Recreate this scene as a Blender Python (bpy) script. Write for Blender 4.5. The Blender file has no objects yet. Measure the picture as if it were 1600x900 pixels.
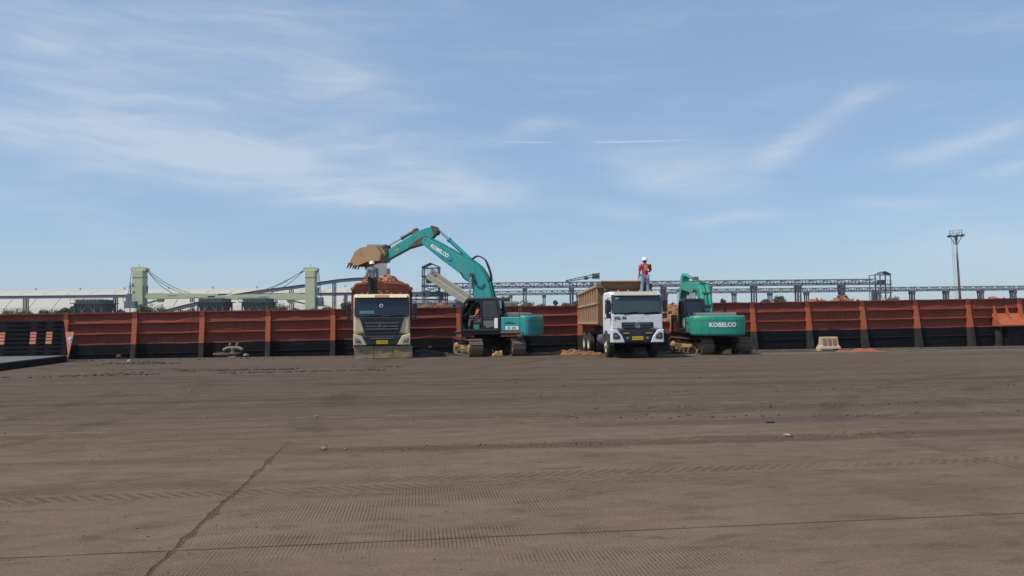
import bpy, bmesh, math, random
from mathutils import Vector, Matrix, noise as mnoise

random.seed(7)
S = bpy.context.scene
COL = S.collection
PI = math.pi

# ------------------------------------------------------------------ camera
CAM_H, FPX = 1.6, 1200.0
PITCH, ROLL = math.atan(51.5 / FPX), 0.010
cam_data = bpy.data.cameras.new('camera')
cam_data.sensor_width = 36.0
cam_data.lens = FPX / 1600.0 * 36.0
cam_data.clip_start, cam_data.clip_end = 0.1, 6000.0
cam = bpy.data.objects.new('camera', cam_data)
COL.objects.link(cam)
fw = Vector((0, math.cos(PITCH), math.sin(PITCH)))
up0 = Vector((0, -math.sin(PITCH), math.cos(PITCH)))
X0 = Vector((1, 0, 0))
rt = X0 * math.cos(ROLL) - up0 * math.sin(ROLL)
up = X0 * math.sin(ROLL) + up0 * math.cos(ROLL)
cam.matrix_world = Matrix(((rt.x, up.x, -fw.x, 0), (rt.y, up.y, -fw.y, 0), (rt.z, up.z, -fw.z, CAM_H), (0, 0, 0, 1)))
S.camera = cam

# ------------------------------------------------------------------ light, sky, exposure
SUN = Vector((-0.48, -0.27, 0.83)).normalized()
sl = bpy.data.lights.new('sun', 'SUN')
sl.energy, sl.angle, sl.color = 4.2, math.radians(0.55), (1.0, 0.945, 0.86)
sun = bpy.data.objects.new('sun', sl)
sun.rotation_euler = (-SUN).to_track_quat('-Z', 'Y').to_euler()
COL.objects.link(sun)
S.view_settings.view_transform = 'Standard'
S.view_settings.look = 'None'
S.view_settings.exposure = 0.0
S.view_settings.gamma = 1.0
S.view_settings.use_curve_mapping = False


class N:
    """small node-tree writer"""
    def __init__(self, tree):
        self.t = tree
        tree.nodes.clear()

    def new(self, kind, **kw):
        n = self.t.nodes.new(kind)
        for k, v in kw.items():
            setattr(n, k, v)
        return n

    def put(self, sock, v):
        if v is None:
            return
        if isinstance(v, bpy.types.NodeSocket):
            self.t.links.new(v, sock)
        else:
            if isinstance(v, (tuple, list)) and sock.type == 'RGBA' and len(v) == 3:
                v = (*v, 1.0)
            sock.default_value = v

    def m(self, op, a, b=None, c=None, clamp=False):
        n = self.new('ShaderNodeMath', operation=op, use_clamp=clamp)
        for i, v in enumerate((a, b, c)):
            self.put(n.inputs[i], v)
        return n.outputs[0]

    def vm(self, op, a, b=None):
        n = self.new('ShaderNodeVectorMath', operation=op)
        self.put(n.inputs[0], a)
        self.put(n.inputs[1], b)
        return n.outputs[0]

    def xyz(self, v):
        n = self.new('ShaderNodeSeparateXYZ')
        self.put(n.inputs[0], v)
        return n.outputs

    def comb(self, x=0.0, y=0.0, z=0.0):
        n = self.new('ShaderNodeCombineXYZ')
        for i, v in enumerate((x, y, z)):
            self.put(n.inputs[i], v)
        return n.outputs[0]

    def noise(self, vec, scale=1.0, detail=4.0, rough=0.55, dist=0.0):
        n = self.new('ShaderNodeTexNoise')
        self.put(n.inputs['Vector'], vec)
        n.inputs['Scale'].default_value = scale
        n.inputs['Detail'].default_value = detail
        n.inputs['Roughness'].default_value = rough
        n.inputs['Distortion'].default_value = dist
        return n.outputs[0]

    def ramp(self, v, lo, hi, a=0.0, b=1.0):
        n = self.new('ShaderNodeMapRange', clamp=True)
        n.interpolation_type = 'SMOOTHSTEP'
        for i, x in enumerate((v, lo, hi, a, b)):
            self.put(n.inputs[i], x)
        return n.outputs[0]

    def mix(self, f, a, b, kind='MIX'):
        n = self.new('ShaderNodeMix', data_type='RGBA', blend_type=kind)
        self.put(n.inputs[0], f)
        self.put(n.inputs[6], a)
        self.put(n.inputs[7], b)
        return n.outputs[2]

    def mapping(self, vec, scale=(1, 1, 1), rot=(0, 0, 0), loc=(0, 0, 0)):
        n = self.new('ShaderNodeMapping')
        self.put(n.inputs[0], vec)
        n.inputs['Location'].default_value = loc
        n.inputs['Rotation'].default_value = rot
        n.inputs['Scale'].default_value = scale
        return n.outputs[0]


def hz(px):
    return 501.5 - (px - 800) * 0.010


def at(px, py, Y):
    """world point at depth Y seen at photograph position px, py (authoring aid)"""
    return Vector(((px - 800) / FPX * Y, Y, CAM_H + (hz(px) - py) / FPX * Y))


world = bpy.data.worlds.new('World')
S.world = world
world.use_nodes = True
w = N(world.node_tree)
sky = w.new('ShaderNodeTexSky', sky_type='NISHITA', sun_disc=False)
sky.sun_elevation = math.asin(SUN.z)
sky.sun_rotation = math.atan2(SUN.x, SUN.y)
sky.altitude = 0.0
sky.air_density, sky.dust_density, sky.ozone_density = 1.0, 0.5, 3.0
d = w.new('ShaderNodeTexCoord').outputs['Generated']
dx, dy, dz = w.xyz(d)
az = w.m('ARCTAN2', dx, dy)
el = w.m('ARCSINE', dz)
ae = w.comb(az, el, 0.0)
warp = w.noise(ae, 5.0, 3.0, 0.5)
warp2 = w.noise(w.vm('ADD', ae, (7.3, 1.7, 0.0)), 5.0, 3.0, 0.5)
uw = w.m('ADD', az, w.m('MULTIPLY', w.m('SUBTRACT', warp, 0.5), 0.07))
vw = w.m('ADD', el, w.m('MULTIPLY', w.m('SUBTRACT', warp2, 0.5), 0.05))
aw = w.comb(uw, vw, 0.0)
strk_a = w.noise(w.mapping(aw, (3.5, 17, 1), (0, 0, 0.22)), 1.0, 7.0, 0.55, 0.25)     # falls to the right
strk_b = w.noise(w.mapping(aw, (4, 16, 1), (0, 0, -0.30), (3, 5, 0)), 1.0, 7.0, 0.55, 0.25)


fib_a = w.noise(w.mapping(aw, (7, 60, 1), (0, 0, 0.20), (1, 8, 0)), 1.0, 8.0, 0.66, 0.6)
fib_b = w.noise(w.mapping(aw, (8, 52, 1), (0, 0, -0.34), (6, 2, 0)), 1.0, 8.0, 0.66, 0.6)


def wisp(x0, y0, x1, y1, width, amount, tex):
    def ang(x, y):
        q = (x - 800) / FPX
        return math.atan(q), math.atan((hz(x) - y) / FPX / math.sqrt(1 + q * q))
    a0, e0 = ang(x0, y0)
    a1, e1 = ang(x1, y1)
    t = math.atan2(e1 - e0, a1 - a0)
    L, W = math.hypot(a1 - a0, e1 - e0) / 2, width / FPX
    pu = w.m('SUBTRACT', uw, (a0 + a1) / 2)
    pv = w.m('SUBTRACT', vw, (e0 + e1) / 2)
    p = w.m('ADD', w.m('MULTIPLY', pu, math.cos(t) / L), w.m('MULTIPLY', pv, math.sin(t) / L))
    q = w.m('ADD', w.m('MULTIPLY', pu, -math.sin(t) / W), w.m('MULTIPLY', pv, math.cos(t) / W))
    r2 = w.m('ADD', w.m('MULTIPLY', p, p), w.m('MULTIPLY', q, q))
    g = w.m('EXPONENT', w.m('MULTIPLY', r2, -1.0))
    s = w.ramp(w.m('ADD', tex, w.m('MULTIPLY', g, 0.20)), 0.30, 0.92)
    f = w.ramp(fib_a if tex is strk_a else fib_b, 0.25, 0.75, 0.62, 1.08)
    return w.m('MULTIPLY', w.m('MULTIPLY', w.m('MULTIPLY', g, s), f), amount * 0.78)


cl = w.m('MULTIPLY', w.m('MULTIPLY', w.ramp(strk_a, 0.40, 0.85), w.ramp(fib_a, 0.3, 0.75)), 0.36)
for args in [(-120, 185, 520, 250, 46, 1.25, strk_a), (350, 30, 690, 175, 60, 0.75, strk_a), (120, 230, 640, 290, 40, 0.55, strk_a),
             (440, 312, 680, 322, 14, 0.9, strk_a), (600, 280, 880, 315, 22, 0.6, strk_a), (-100, 60, 330, 140, 90, 0.5, strk_a),
             (1150, 265, 1330, 165, 24, 1.0, strk_b), (1290, 175, 1440, 120, 14, 0.6, strk_b), (930, 255, 1120, 275, 26, 0.6, strk_a),
             (1040, 348, 1235, 333, 11, 0.9, strk_b), (1410, 238, 1640, 180, 16, 0.95, strk_b), (1300, 318, 1470, 308, 10, 0.7, strk_b),
             (1530, 262, 1650, 240, 10, 0.7, strk_b), (790, 195, 890, 190, 18, 0.5, strk_a), (900, 320, 1040, 335, 16, 0.4, strk_a),
             (1340, 395, 1700, 365, 40, 0.35, strk_b), (-200, 40, 620, 110, 120, 0.30, strk_a), (560, 235, 800, 300, 50, 0.4, strk_a), (1000, 215, 1200, 300, 60, 0.4, strk_b)]:
    cl = w.m('ADD', cl, wisp(*args))
# one thin broken condensation trail
c0, c1 = math.atan(-120 / FPX), math.atan(560 / FPX)
tv = w.m('ABSOLUTE', w.m('SUBTRACT', w.m('ADD', el, w.m('MULTIPLY', az, 0.024)), 0.2306))
trail = w.m('MULTIPLY', w.ramp(tv, 0.0004, 0.0016, 1.0, 0.0), w.m('MULTIPLY', w.ramp(az, c0, c0 + 0.05), w.ramp(az, c1 - 0.25, c1, 1.0, 0.0)))
trail = w.m('MULTIPLY', trail, w.ramp(w.noise(w.comb(w.m('MULTIPLY', az, 9.0), 3.0, 0.0), 1.0, 4.0, 0.6), 0.40, 0.62))
cl = w.m('ADD', cl, w.m('MULTIPLY', trail, 0.40))
cl = w.m('MINIMUM', cl, 0.55)
cl = w.m('MULTIPLY', cl, w.ramp(el, 0.0, 0.09))
bg = w.new('ShaderNodeBackground')
w.put(bg.inputs[0], sky.outputs[0])
bg.inputs[1].default_value = 0.115
bc = w.new('ShaderNodeBackground')
bc.inputs[0].default_value = (0.74, 0.81, 0.90, 1)
bc.inputs[1].default_value = 0.92
# thin even sheet of high cirrostratus over the whole sky
veil = w.new('ShaderNodeBackground')
veil.inputs[0].default_value = (0.352, 0.525, 0.765, 1)
mv = w.new('ShaderNodeMixShader')
mv.inputs[0].default_value = 0.50
w.t.links.new(bg.outputs[0], mv.inputs[1])
w.t.links.new(veil.outputs[0], mv.inputs[2])
mx = w.new('ShaderNodeMixShader')
w.put(mx.inputs[0], cl)
w.t.links.new(mv.outputs[0], mx.inputs[1])
w.t.links.new(bc.outputs[0], mx.inputs[2])
w.t.links.new(mx.outputs[0], w.new('ShaderNodeOutputWorld').inputs[0])

# ------------------------------------------------------------------ materials
MATS = {}


def lin(r, g, b):
    return tuple((c / 255 / 12.92) if c <= 10 else ((c / 255 + 0.055) / 1.055) ** 2.4 for c in (r, g, b))


def material(name, color, rough=0.6, metal=0.0, dirt=None, dirt_amt=0.0, dirt_scale=2.0, vary=0.12, bump=0.0, bump_scale=20.0, spec=0.4, streak=False, coords='Object', scuff=None):
    if name in MATS:
        return MATS[name]
    mt = bpy.data.materials.new(name)
    mt.use_nodes = True
    n = N(mt.node_tree)
    tc = n.new('ShaderNodeTexCoord').outputs[coords]
    oi = n.new('ShaderNodeObjectInfo').outputs['Random']
    v = n.vm('ADD', tc, n.comb(n.m('MULTIPLY', oi, 31.0), n.m('MULTIPLY', oi, 17.0), n.m('MULTIPLY', oi, 5.0)))
    n1 = n.noise(v, dirt_scale, 6.0, 0.62)
    n2 = n.noise(v, dirt_scale * 7.0, 4.0, 0.6)
    val = n.m('ADD', 1.0 - vary, n.m('MULTIPLY', n1, 2 * vary))
    base = n.mix(1.0, color, n.comb(val, val, val), 'MULTIPLY')
    if dirt:
        f = n.m('ADD', n.m('MULTIPLY', n1, 0.7), n.m('MULTIPLY', n2, 0.3))
        if streak:
            st = n.noise(n.mapping(v, (6.0, 6.0, 0.5)), 1.5, 5.0, 0.65)
            f = n.m('ADD', n.m('MULTIPLY', f, 0.5), n.m('MULTIPLY', st, 0.5))
        f = n.ramp(f, 0.66 - 0.34 * dirt_amt, 0.80 - 0.22 * dirt_amt, 0.0, min(1.0, 0.35 + 0.6 * dirt_amt))
        base = n.mix(f, base, dirt)
    if scuff:
        s1 = n.noise(n.mapping(v, (1.2, 1.2, 5.0), loc=(4, 9, 2)), 1.3, 8.0, 0.72, 0.3)
        base = n.mix(n.ramp(s1, 0.56, 0.66, 0.0, 0.55), base, scuff)
        s2 = n.noise(n.mapping(v, (9.0, 9.0, 0.55), loc=(1, 3, 7)), 1.0, 5.0, 0.6)
        base = n.mix(n.ramp(s2, 0.55, 0.72, 0.0, 0.55), base, tuple(c * 0.35 for c in color))
    p = n.new('ShaderNodeBsdfPrincipled')
    n.put(p.inputs['Base Color'], base)
    n.put(p.inputs['Roughness'], n.m('ADD', rough - 0.06, n.m('MULTIPLY', n2, 0.12)))
    p.inputs['Metallic'].default_value = metal
    p.inputs['Specular IOR Level'].default_value = spec
    if bump:
        b = n.new('ShaderNodeBump')
        b.inputs['Strength'].default_value = bump
        b.inputs['Distance'].default_value = 0.03
        n.put(b.inputs['Height'], n.noise(v, bump_scale, 5.0, 0.6))
        n.put(p.inputs['Normal'], b.outputs[0])
    n.t.links.new(p.outputs[0], n.new('ShaderNodeOutputMaterial').inputs[0])
    MATS[name] = mt
    return mt


DUST = (0.24, 0.175, 0.12)
m_red = material('barge_red_paint', (0.24, 0.048, 0.025), 0.62, dirt=(0.11, 0.032, 0.022), dirt_amt=0.5, dirt_scale=1.1, vary=0.30, bump=0.25, bump_scale=3, streak=True, scuff=(0.29, 0.10, 0.055))
m_orange = material('barge_sunlit_orange', (0.37, 0.090, 0.036), 0.6, dirt=(0.18, 0.06, 0.035), dirt_amt=0.45, dirt_scale=2.5, vary=0.25, bump=0.1, bump_scale=8, streak=True, scuff=(0.42, 0.20, 0.13))  # barge paint lightened: sun on raked faces put into the colour, with some orange
m_black = material('barge_black_paint', (0.008, 0.008, 0.010), 0.7, spec=0.15, scuff=(0.035, 0.03, 0.026), dirt=(0.022, 0.02, 0.018), dirt_amt=0.3, dirt_scale=1.3, vary=0.3, streak=True)
m_blackst = material('stanchion_black', (0.03, 0.029, 0.028), 0.7, spec=0.15, dirt=(0.10, 0.085, 0.06), dirt_amt=0.6, dirt_scale=2.5, streak=True)
m_cream = material('cream_cab_paint', (0.66, 0.55, 0.36), 0.45, dirt=(0.36, 0.27, 0.17), dirt_amt=0.42, dirt_scale=1.5)
m_white = material('white_cab_paint', (0.70, 0.71, 0.73), 0.4, dirt=(0.44, 0.39, 0.32), dirt_amt=0.38, dirt_scale=1.3)
m_visor = material('dusty_visor', (0.42, 0.39, 0.33), 0.6, dirt=(0.30, 0.26, 0.20), dirt_amt=0.4)
m_brown = material('brown_bed_paint', (0.19, 0.095, 0.052), 0.75, dirt=(0.28, 0.165, 0.095), dirt_amt=0.45, dirt_scale=1.2, vary=0.2, streak=True)
m_brownrib = material('brown_bed_rib', (0.42, 0.26, 0.155), 0.7, dirt=(0.40, 0.28, 0.18), dirt_amt=0.5, dirt_scale=1.2, vary=0.2)
m_redbed = material('red_bed_paint', (0.20, 0.050, 0.035), 0.65, dirt=(0.28, 0.13, 0.08), dirt_amt=0.45, dirt_scale=1.5, vary=0.25)
m_plastic = material('black_plastic', (0.022, 0.023, 0.026), 0.45, dirt=(0.10, 0.085, 0.07), dirt_amt=0.3)
m_under = material('chassis_black', (0.014, 0.013, 0.012), 0.8, spec=0.15, dirt=(0.08, 0.06, 0.045), dirt_amt=0.4)
m_tyre = material('tyre_rubber', (0.028, 0.027, 0.026), 0.85, dirt=(0.15, 0.115, 0.08), dirt_amt=0.5, dirt_scale=4)
m_rim = material('dusty_rim', (0.50, 0.44, 0.34), 0.6, dirt=DUST, dirt_amt=0.3)
m_winds = material('dark_windscreen', (0.015, 0.022, 0.032), 0.09, spec=0.6, vary=0.2)
m_winds2 = material('dusty_windscreen', (0.045, 0.060, 0.058), 0.16, dirt=(0.16, 0.15, 0.12), dirt_amt=0.25, dirt_scale=1.5, spec=0.6)
m_lamp = material('lamp_lens', (0.20, 0.19, 0.17), 0.12, spec=0.7)
m_amber = material('amber_lamp', (0.42, 0.24, 0.06), 0.3)
m_yellow = material('yellow_plate', (0.58, 0.42, 0.03), 0.5, dirt=DUST, dirt_amt=0.2)
m_chrome = material('dull_chrome', (0.30, 0.31, 0.32), 0.35, metal=0.8)
m_flap = material('dusty_flap', (0.27, 0.205, 0.125), 0.85, dirt=(0.14, 0.105, 0.07), dirt_amt=0.6, dirt_scale=2.2, vary=0.25, bump=0.3, bump_scale=6)
m_ink = material('dark_ink', (0.02, 0.02, 0.03), 0.6)
m_teal = material('turquoise_paint', (0.030, 0.305, 0.29), 0.42, dirt=(0.12, 0.22, 0.19), dirt_amt=0.45, dirt_scale=1.3, vary=0.2, spec=0.45, scuff=(0.13, 0.26, 0.23))
m_green = material('green_paint', (0.024, 0.30, 0.205), 0.42, dirt=(0.10, 0.20, 0.12), dirt_amt=0.45, dirt_scale=1.3, vary=0.2, spec=0.45, scuff=(0.11, 0.26, 0.17))
m_cabgrey = material('charcoal_paint', (0.020, 0.021, 0.025), 0.42, spec=0.3, dirt=(0.09, 0.085, 0.08), dirt_amt=0.22)
m_hood = material('grey_grille_steel', (0.13, 0.13, 0.13), 0.6, dirt=DUST, dirt_amt=0.3)
m_letter = material('white_lettering', (0.78, 0.80, 0.80), 0.5, dirt=(0.45, 0.42, 0.36), dirt_amt=0.15)
m_bluesw = material('blue_mark', (0.01, 0.10, 0.22), 0.5)
m_track = material('track_steel', (0.155, 0.115, 0.085), 0.75, metal=0.0, dirt=(0.07, 0.055, 0.045), dirt_amt=0.6, dirt_scale=3, vary=0.3)
m_tframe = material('track_frame_mud', (0.10, 0.075, 0.05), 0.8, dirt=(0.34, 0.24, 0.13), dirt_amt=0.6, dirt_scale=2.5, vary=0.3)
m_mud = material('yellow_mud', (0.44, 0.28, 0.13), 0.85, dirt=(0.2, 0.13, 0.07), dirt_amt=0.4, dirt_scale=4, vary=0.25)
m_steel = material('cylinder_rod', (0.55, 0.56, 0.57), 0.22, metal=0.9)
m_hose = material('hose_rubber', (0.03, 0.028, 0.028), 0.6)
m_worn = material('worn_bucket_steel', (0.42, 0.25, 0.125), 0.75, dirt=(0.17, 0.10, 0.055), dirt_amt=0.55, dirt_scale=2.0, vary=0.25, bump=0.3, bump_scale=6)
m_joint = material('greasy_joint', (0.09, 0.07, 0.055), 0.6, dirt=(0.2, 0.14, 0.08), dirt_amt=0.4)
m_ore = material('red_ore', (0.25, 0.115, 0.055), 0.95, dirt=(0.12, 0.06, 0.035), dirt_amt=0.5, dirt_scale=3.0, vary=0.35, bump=0.8, bump_scale=9)
m_orange_ore = material('orange_load', (0.38, 0.15, 0.08), 0.9, dirt=(0.20, 0.075, 0.04), dirt_amt=0.5, dirt_scale=2.5, vary=0.35, bump=0.8, bump_scale=8)
m_paleore = material('pale_rock', (0.33, 0.255, 0.18), 0.9, dirt=(0.3, 0.2, 0.12), dirt_amt=0.4, dirt_scale=3, bump=0.5, bump_scale=9)
m_dirt = material('dark_dirt', (0.055, 0.045, 0.038), 0.95, dirt=(0.12, 0.095, 0.075), dirt_amt=0.4, dirt_scale=3, vary=0.3, bump=0.8, bump_scale=12)
m_stone = material('grey_stone', (0.20, 0.165, 0.14), 0.9, dirt=(0.10, 0.085, 0.07), dirt_amt=0.4, dirt_scale=5, vary=0.3, bump=0.4, bump_scale=14)
m_rampd = material('ramp_deck_steel', (0.125, 0.118, 0.11), 0.7, dirt=(0.10, 0.09, 0.08), dirt_amt=0.5)
m_rampb = material('ramp_black_steel', (0.008, 0.008, 0.009), 0.7, spec=0.12, dirt=(0.025, 0.02, 0.018), dirt_amt=0.3, dirt_scale=2)
m_boll = material('dusty_bollard', (0.19, 0.165, 0.11), 0.75, dirt=(0.10, 0.085, 0.065), dirt_amt=0.5, dirt_scale=5, bump=0.3)
m_rope = material('dirty_rope', (0.14, 0.11, 0.085), 0.95, bump=0.5, bump_scale=50)
m_barrier = material('dirty_barrier_plastic', (0.47, 0.34, 0.215), 0.6, dirt=(0.34, 0.20, 0.14), dirt_amt=0.45, dirt_scale=3)
m_slot = material('barrier_recess', (0.22, 0.12, 0.10), 0.7, dirt=(0.34, 0.22, 0.14), dirt_amt=0.4, dirt_scale=4)
m_redplate = material('orange_red_tarp', (0.25, 0.075, 0.04), 0.8, dirt=(0.17, 0.11, 0.065), dirt_amt=0.5, dirt_scale=3, bump=0.3)
m_crane = material('khaki_crane_paint', (0.50, 0.51, 0.32), 0.55, dirt=(0.33, 0.33, 0.24), dirt_amt=0.4, dirt_scale=0.5)
m_cranedk = material('crane_machinery', (0.13, 0.16, 0.19), 0.6, dirt=(0.2, 0.2, 0.2), dirt_amt=0.3)
m_cable = material('crane_cable', (0.10, 0.10, 0.12), 0.6)
m_shed = material('shed_roof_sheet', (0.42, 0.395, 0.345), 0.8, dirt=(0.34, 0.32, 0.28), dirt_amt=0.4, dirt_scale=0.08, vary=0.06)
m_shedgap = material('shed_seam', (0.20, 0.19, 0.18), 0.8)
m_gal = material('gallery_cladding', (0.12, 0.13, 0.17), 0.6, vary=0.15)
m_galroof = material('gallery_roof_sheet', (0.42, 0.41, 0.39), 0.5, vary=0.08)
m_hopper = material('hopper_green_steel', (0.055, 0.085, 0.075), 0.6, dirt=(0.12, 0.12, 0.1), dirt_amt=0.35, dirt_scale=0.8)
m_truss = material('galvanised_truss', (0.115, 0.12, 0.13), 0.55, dirt=(0.28, 0.25, 0.2), dirt_amt=0.3, dirt_scale=0.4)
m_pier = material('blue_grey_pier', (0.075, 0.085, 0.115), 0.6, vary=0.2)
m_belt = material('beige_conveyor', (0.33, 0.29, 0.22), 0.65, dirt=(0.3, 0.26, 0.2), dirt_amt=0.35, dirt_scale=0.5)
m_conc = material('silo_concrete', (0.42, 0.42, 0.40), 0.85, dirt=(0.33, 0.33, 0.32), dirt_amt=0.4, dirt_scale=0.15)
m_bluebox = material('blue_cladding', (0.14, 0.22, 0.30), 0.6)
m_mast = material('mast_grey_steel', (0.28, 0.27, 0.27), 0.55, dirt=(0.20, 0.09, 0.06), dirt_amt=0.4, dirt_scale=0.8)
m_rust = material('mast_rust_paint', (0.085, 0.035, 0.035), 0.75, dirt=(0.20, 0.14, 0.13), dirt_amt=0.35, dirt_scale=0.8)
m_leafs = [material('leaf_%d' % i, c, 0.7, vary=0.35, dirt=(0.03, 0.05, 0.02), dirt_amt=0.4, dirt_scale=0.7) for i, c in enumerate([(0.075, 0.10, 0.045), (0.105, 0.13, 0.055), (0.07, 0.095, 0.05)])]
m_bark = material('bark', (0.12, 0.09, 0.06), 0.9)
m_skin = material('brown_skin', (0.23, 0.115, 0.07), 0.55, vary=0.08)
m_hair = material('black_hair', (0.012, 0.01, 0.009), 0.6)
m_helmet = material('white_helmet', (0.82, 0.82, 0.80), 0.3, vary=0.04)
m_redshirt = material('red_shirt', (0.42, 0.022, 0.035), 0.85, vary=0.2)
m_blueshirt = material('grey_blue_shirt', (0.17, 0.22, 0.25), 0.85, dirt=(0.18, 0.17, 0.15), dirt_amt=0.35, dirt_scale=5, vary=0.25)
m_ornshirt = material('orange_shirt', (0.55, 0.14, 0.06), 0.85, vary=0.2)
m_jeans = material('faded_jeans', (0.20, 0.26, 0.34), 0.85, vary=0.2)
m_darktr = material('dark_trousers', (0.022, 0.022, 0.028), 0.85, vary=0.2)
m_greytr = material('grey_trousers', (0.14, 0.14, 0.15), 0.85, vary=0.2)
m_boot = material('leather_boot', (0.05, 0.035, 0.025), 0.7)
m_print = material('shirt_print', (0.50, 0.36, 0.20), 0.8)


def glass_material():
    mt = bpy.data.materials.new('cab_glass')
    mt.use_nodes = True
    n = N(mt.node_tree)
    tr = n.new('ShaderNodeBsdfTransparent')
    tr.inputs[0].default_value = (0.22, 0.25, 0.27, 1)
    gl = n.new('ShaderNodeBsdfGlossy')
    gl.inputs['Roughness'].default_value = 0.06
    gl.inputs[0].default_value = (0.75, 0.8, 0.85, 1)
    fr = n.new('ShaderNodeFresnel')
    fr.inputs[0].default_value = 1.5
    mx_ = n.new('ShaderNodeMixShader')
    n.put(mx_.inputs[0], n.m('ADD', n.m('MULTIPLY', fr.outputs[0], 1.2), 0.05, clamp=True))
    n.t.links.new(tr.outputs[0], mx_.inputs[1])
    n.t.links.new(gl.outputs[0], mx_.inputs[2])
    n.t.links.new(mx_.outputs[0], n.new('ShaderNodeOutputMaterial').inputs[0])
    return mt


m_glass = glass_material()

TH = 0.122            # the quay, its slabs and the barge all run along this heading


def ground_material():
    mt = bpy.data.materials.new('dusty_concrete_apron')
    mt.use_nodes = True
    n = N(mt.node_tree)
    P = n.new('ShaderNodeTexCoord').outputs['Object']
    Q = n.mapping(P, rot=(0, 0, -TH))
    u, v, _ = n.xyz(Q)
    big = n.noise(n.mapping(Q, (0.10, 0.28, 1)), 1.0, 5.0, 0.6)
    mid = n.noise(n.mapping(Q, (0.35, 1.3, 1)), 1.0, 6.0, 0.62, 0.3)
    fine = n.noise(Q, 9.0, 6.0, 0.7)
    grit = n.noise(Q, 60.0, 3.0, 0.7)
    long_ = n.noise(n.mapping(Q, (0.06, 1.9, 1)), 1.0, 6.0, 0.62, 0.6)
    base = n.mix(n.ramp(big, 0.32, 0.68), (0.134, 0.096, 0.070), (0.164, 0.120, 0.088))
    base = n.mix(n.ramp(mid, 0.45, 0.75, 0, 0.5), base, (0.108, 0.073, 0.055))
    base = n.mix(n.ramp(v, 8.5, 15.0, 0.0, 0.55), base, (0.064, 0.048, 0.036))
    # dirt lanes dragged along the quay by traffic, stronger away from the swept slabs in front
    far = n.ramp(v, 8.5, 16.0, 0.12, 1.0)
    base = n.mix(n.m('MULTIPLY', n.ramp(long_, 0.52, 0.70), n.m('MULTIPLY', far, 0.72)), base, (0.044, 0.032, 0.025))
    thin = n.noise(n.mapping(Q, (0.16, 5.5, 1), loc=(2, 1, 0)), 1.0, 5.0, 0.65, 0.5)
    base = n.mix(n.m('MULTIPLY', n.ramp(thin, 0.54, 0.68), n.m('MULTIPLY', n.ramp(v, 9.5, 13.0), n.ramp(big, 0.40, 0.60, 0.2, 0.85))), base, (0.050, 0.036, 0.030))
    arcs = None
    for ca, cb, rr in ((-14.0, 40.0, 22.0), (24.0, 2.0, 19.0), (10.0, 47.0, 28.0), (-30.0, 16.0, 24.0)):
        du, dv = n.m('SUBTRACT', u, ca), n.m('SUBTRACT', v, cb)
        rad = n.m('SQRT', n.m('ADD', n.m('MULTIPLY', du, du), n.m('MULTIPLY', dv, dv)))
        off = n.m('ABSOLUTE', n.m('SUBTRACT', n.m('ABSOLUTE', n.m('SUBTRACT', rad, rr)), 0.95))
        a_ = n.ramp(off, 0.10, 0.34, 1.0, 0.0)
        arcs = a_ if arcs is None else n.m('MAXIMUM', arcs, a_)
    lead = n.ramp(n.m('ABSOLUTE', n.m('ADD', u, n.m('ADD', 1.6, n.m('MULTIPLY', n.m('SUBTRACT', mid, 0.5), 0.8)))), 0.12, 0.5, 1.0, 0.0)
    arcs = n.m('MAXIMUM', arcs, lead)
    arcs = n.m('MULTIPLY', arcs, n.m('MULTIPLY', n.ramp(v, 9.5, 12.0), n.ramp(n.noise(n.mapping(Q, (0.4, 0.4, 1), loc=(8, 3, 0)), 1.0, 5.0, 0.65), 0.42, 0.62, 0.0, 0.55)))
    base = n.mix(arcs, base, (0.045, 0.033, 0.026))
    base = n.mix(n.m('MULTIPLY', n.ramp(long_, 0.30, 0.44, 1.0, 0.0), n.m('MULTIPLY', far, 0.42)), base, (0.165, 0.122, 0.092))
    edge_n = n.m('MULTIPLY', n.m('SUBTRACT', n.noise(n.mapping(Q, (0.5, 2.0, 1)), 1.0, 6.0, 0.65), 0.5), 0.9)
    vv = n.m('ADD', v, edge_n)

    def lane(center, half, amt, color, b, u0=None, u1=None):
        f = n.ramp(n.m('ABSOLUTE', n.m('SUBTRACT', vv, center)), half * 0.25, half, amt, 0.0)
        if u0 is not None:
            f = n.m('MULTIPLY', f, n.ramp(u, u0 - 1.0, u0 + 1.0))
        if u1 is not None:
            f = n.m('MULTIPLY', f, n.ramp(u, u1 - 1.0, u1 + 1.0, 1.0, 0.0))
        f = n.m('MULTIPLY', f, n.ramp(fine, 0.25, 0.6, 0.45, 1.0))
        return n.mix(f, b, color)
    dk = (0.060, 0.043, 0.034)
    base = lane(9.85, 0.42, 0.75, dk, base, -1.5)
    base = lane(9.6, 0.30, 0.40, dk, base, None, -2.0)
    base = lane(11.6, 0.5, 0.6, (0.060, 0.047, 0.041), base, 2.5)
    base = lane(13.3, 0.55, 0.55, (0.060, 0.047, 0.041), base, 3.5)
    base = lane(15.8, 0.6, 0.5, dk, base, -3.0, 3.5)
    base = lane(18.5, 0.8, 0.45, dk, base, 1.0)
    base = lane(24.0, 1.4, 0.6, (0.075, 0.058, 0.048), base, None, 2.0)
    base = lane(35.5, 2.2, 0.75, (0.050, 0.043, 0.040), base, 9.0)
    base = lane(33.5, 1.0, 0.45, (0.20, 0.17, 0.13), base, 11.0)
    base = lane(12.2, 0.3, 0.3, (0.21, 0.15, 0.085), base, -7.5, -4.5)
    # saw-tined grooves, patchily filled with dust
    gx = n.m('SINE', n.m('MULTIPLY', n.m('ADD', u, n.m('MULTIPLY', n.noise(Q, 1.2, 2.0, 0.5), 0.012)), 2 * PI / 0.030))
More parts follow.
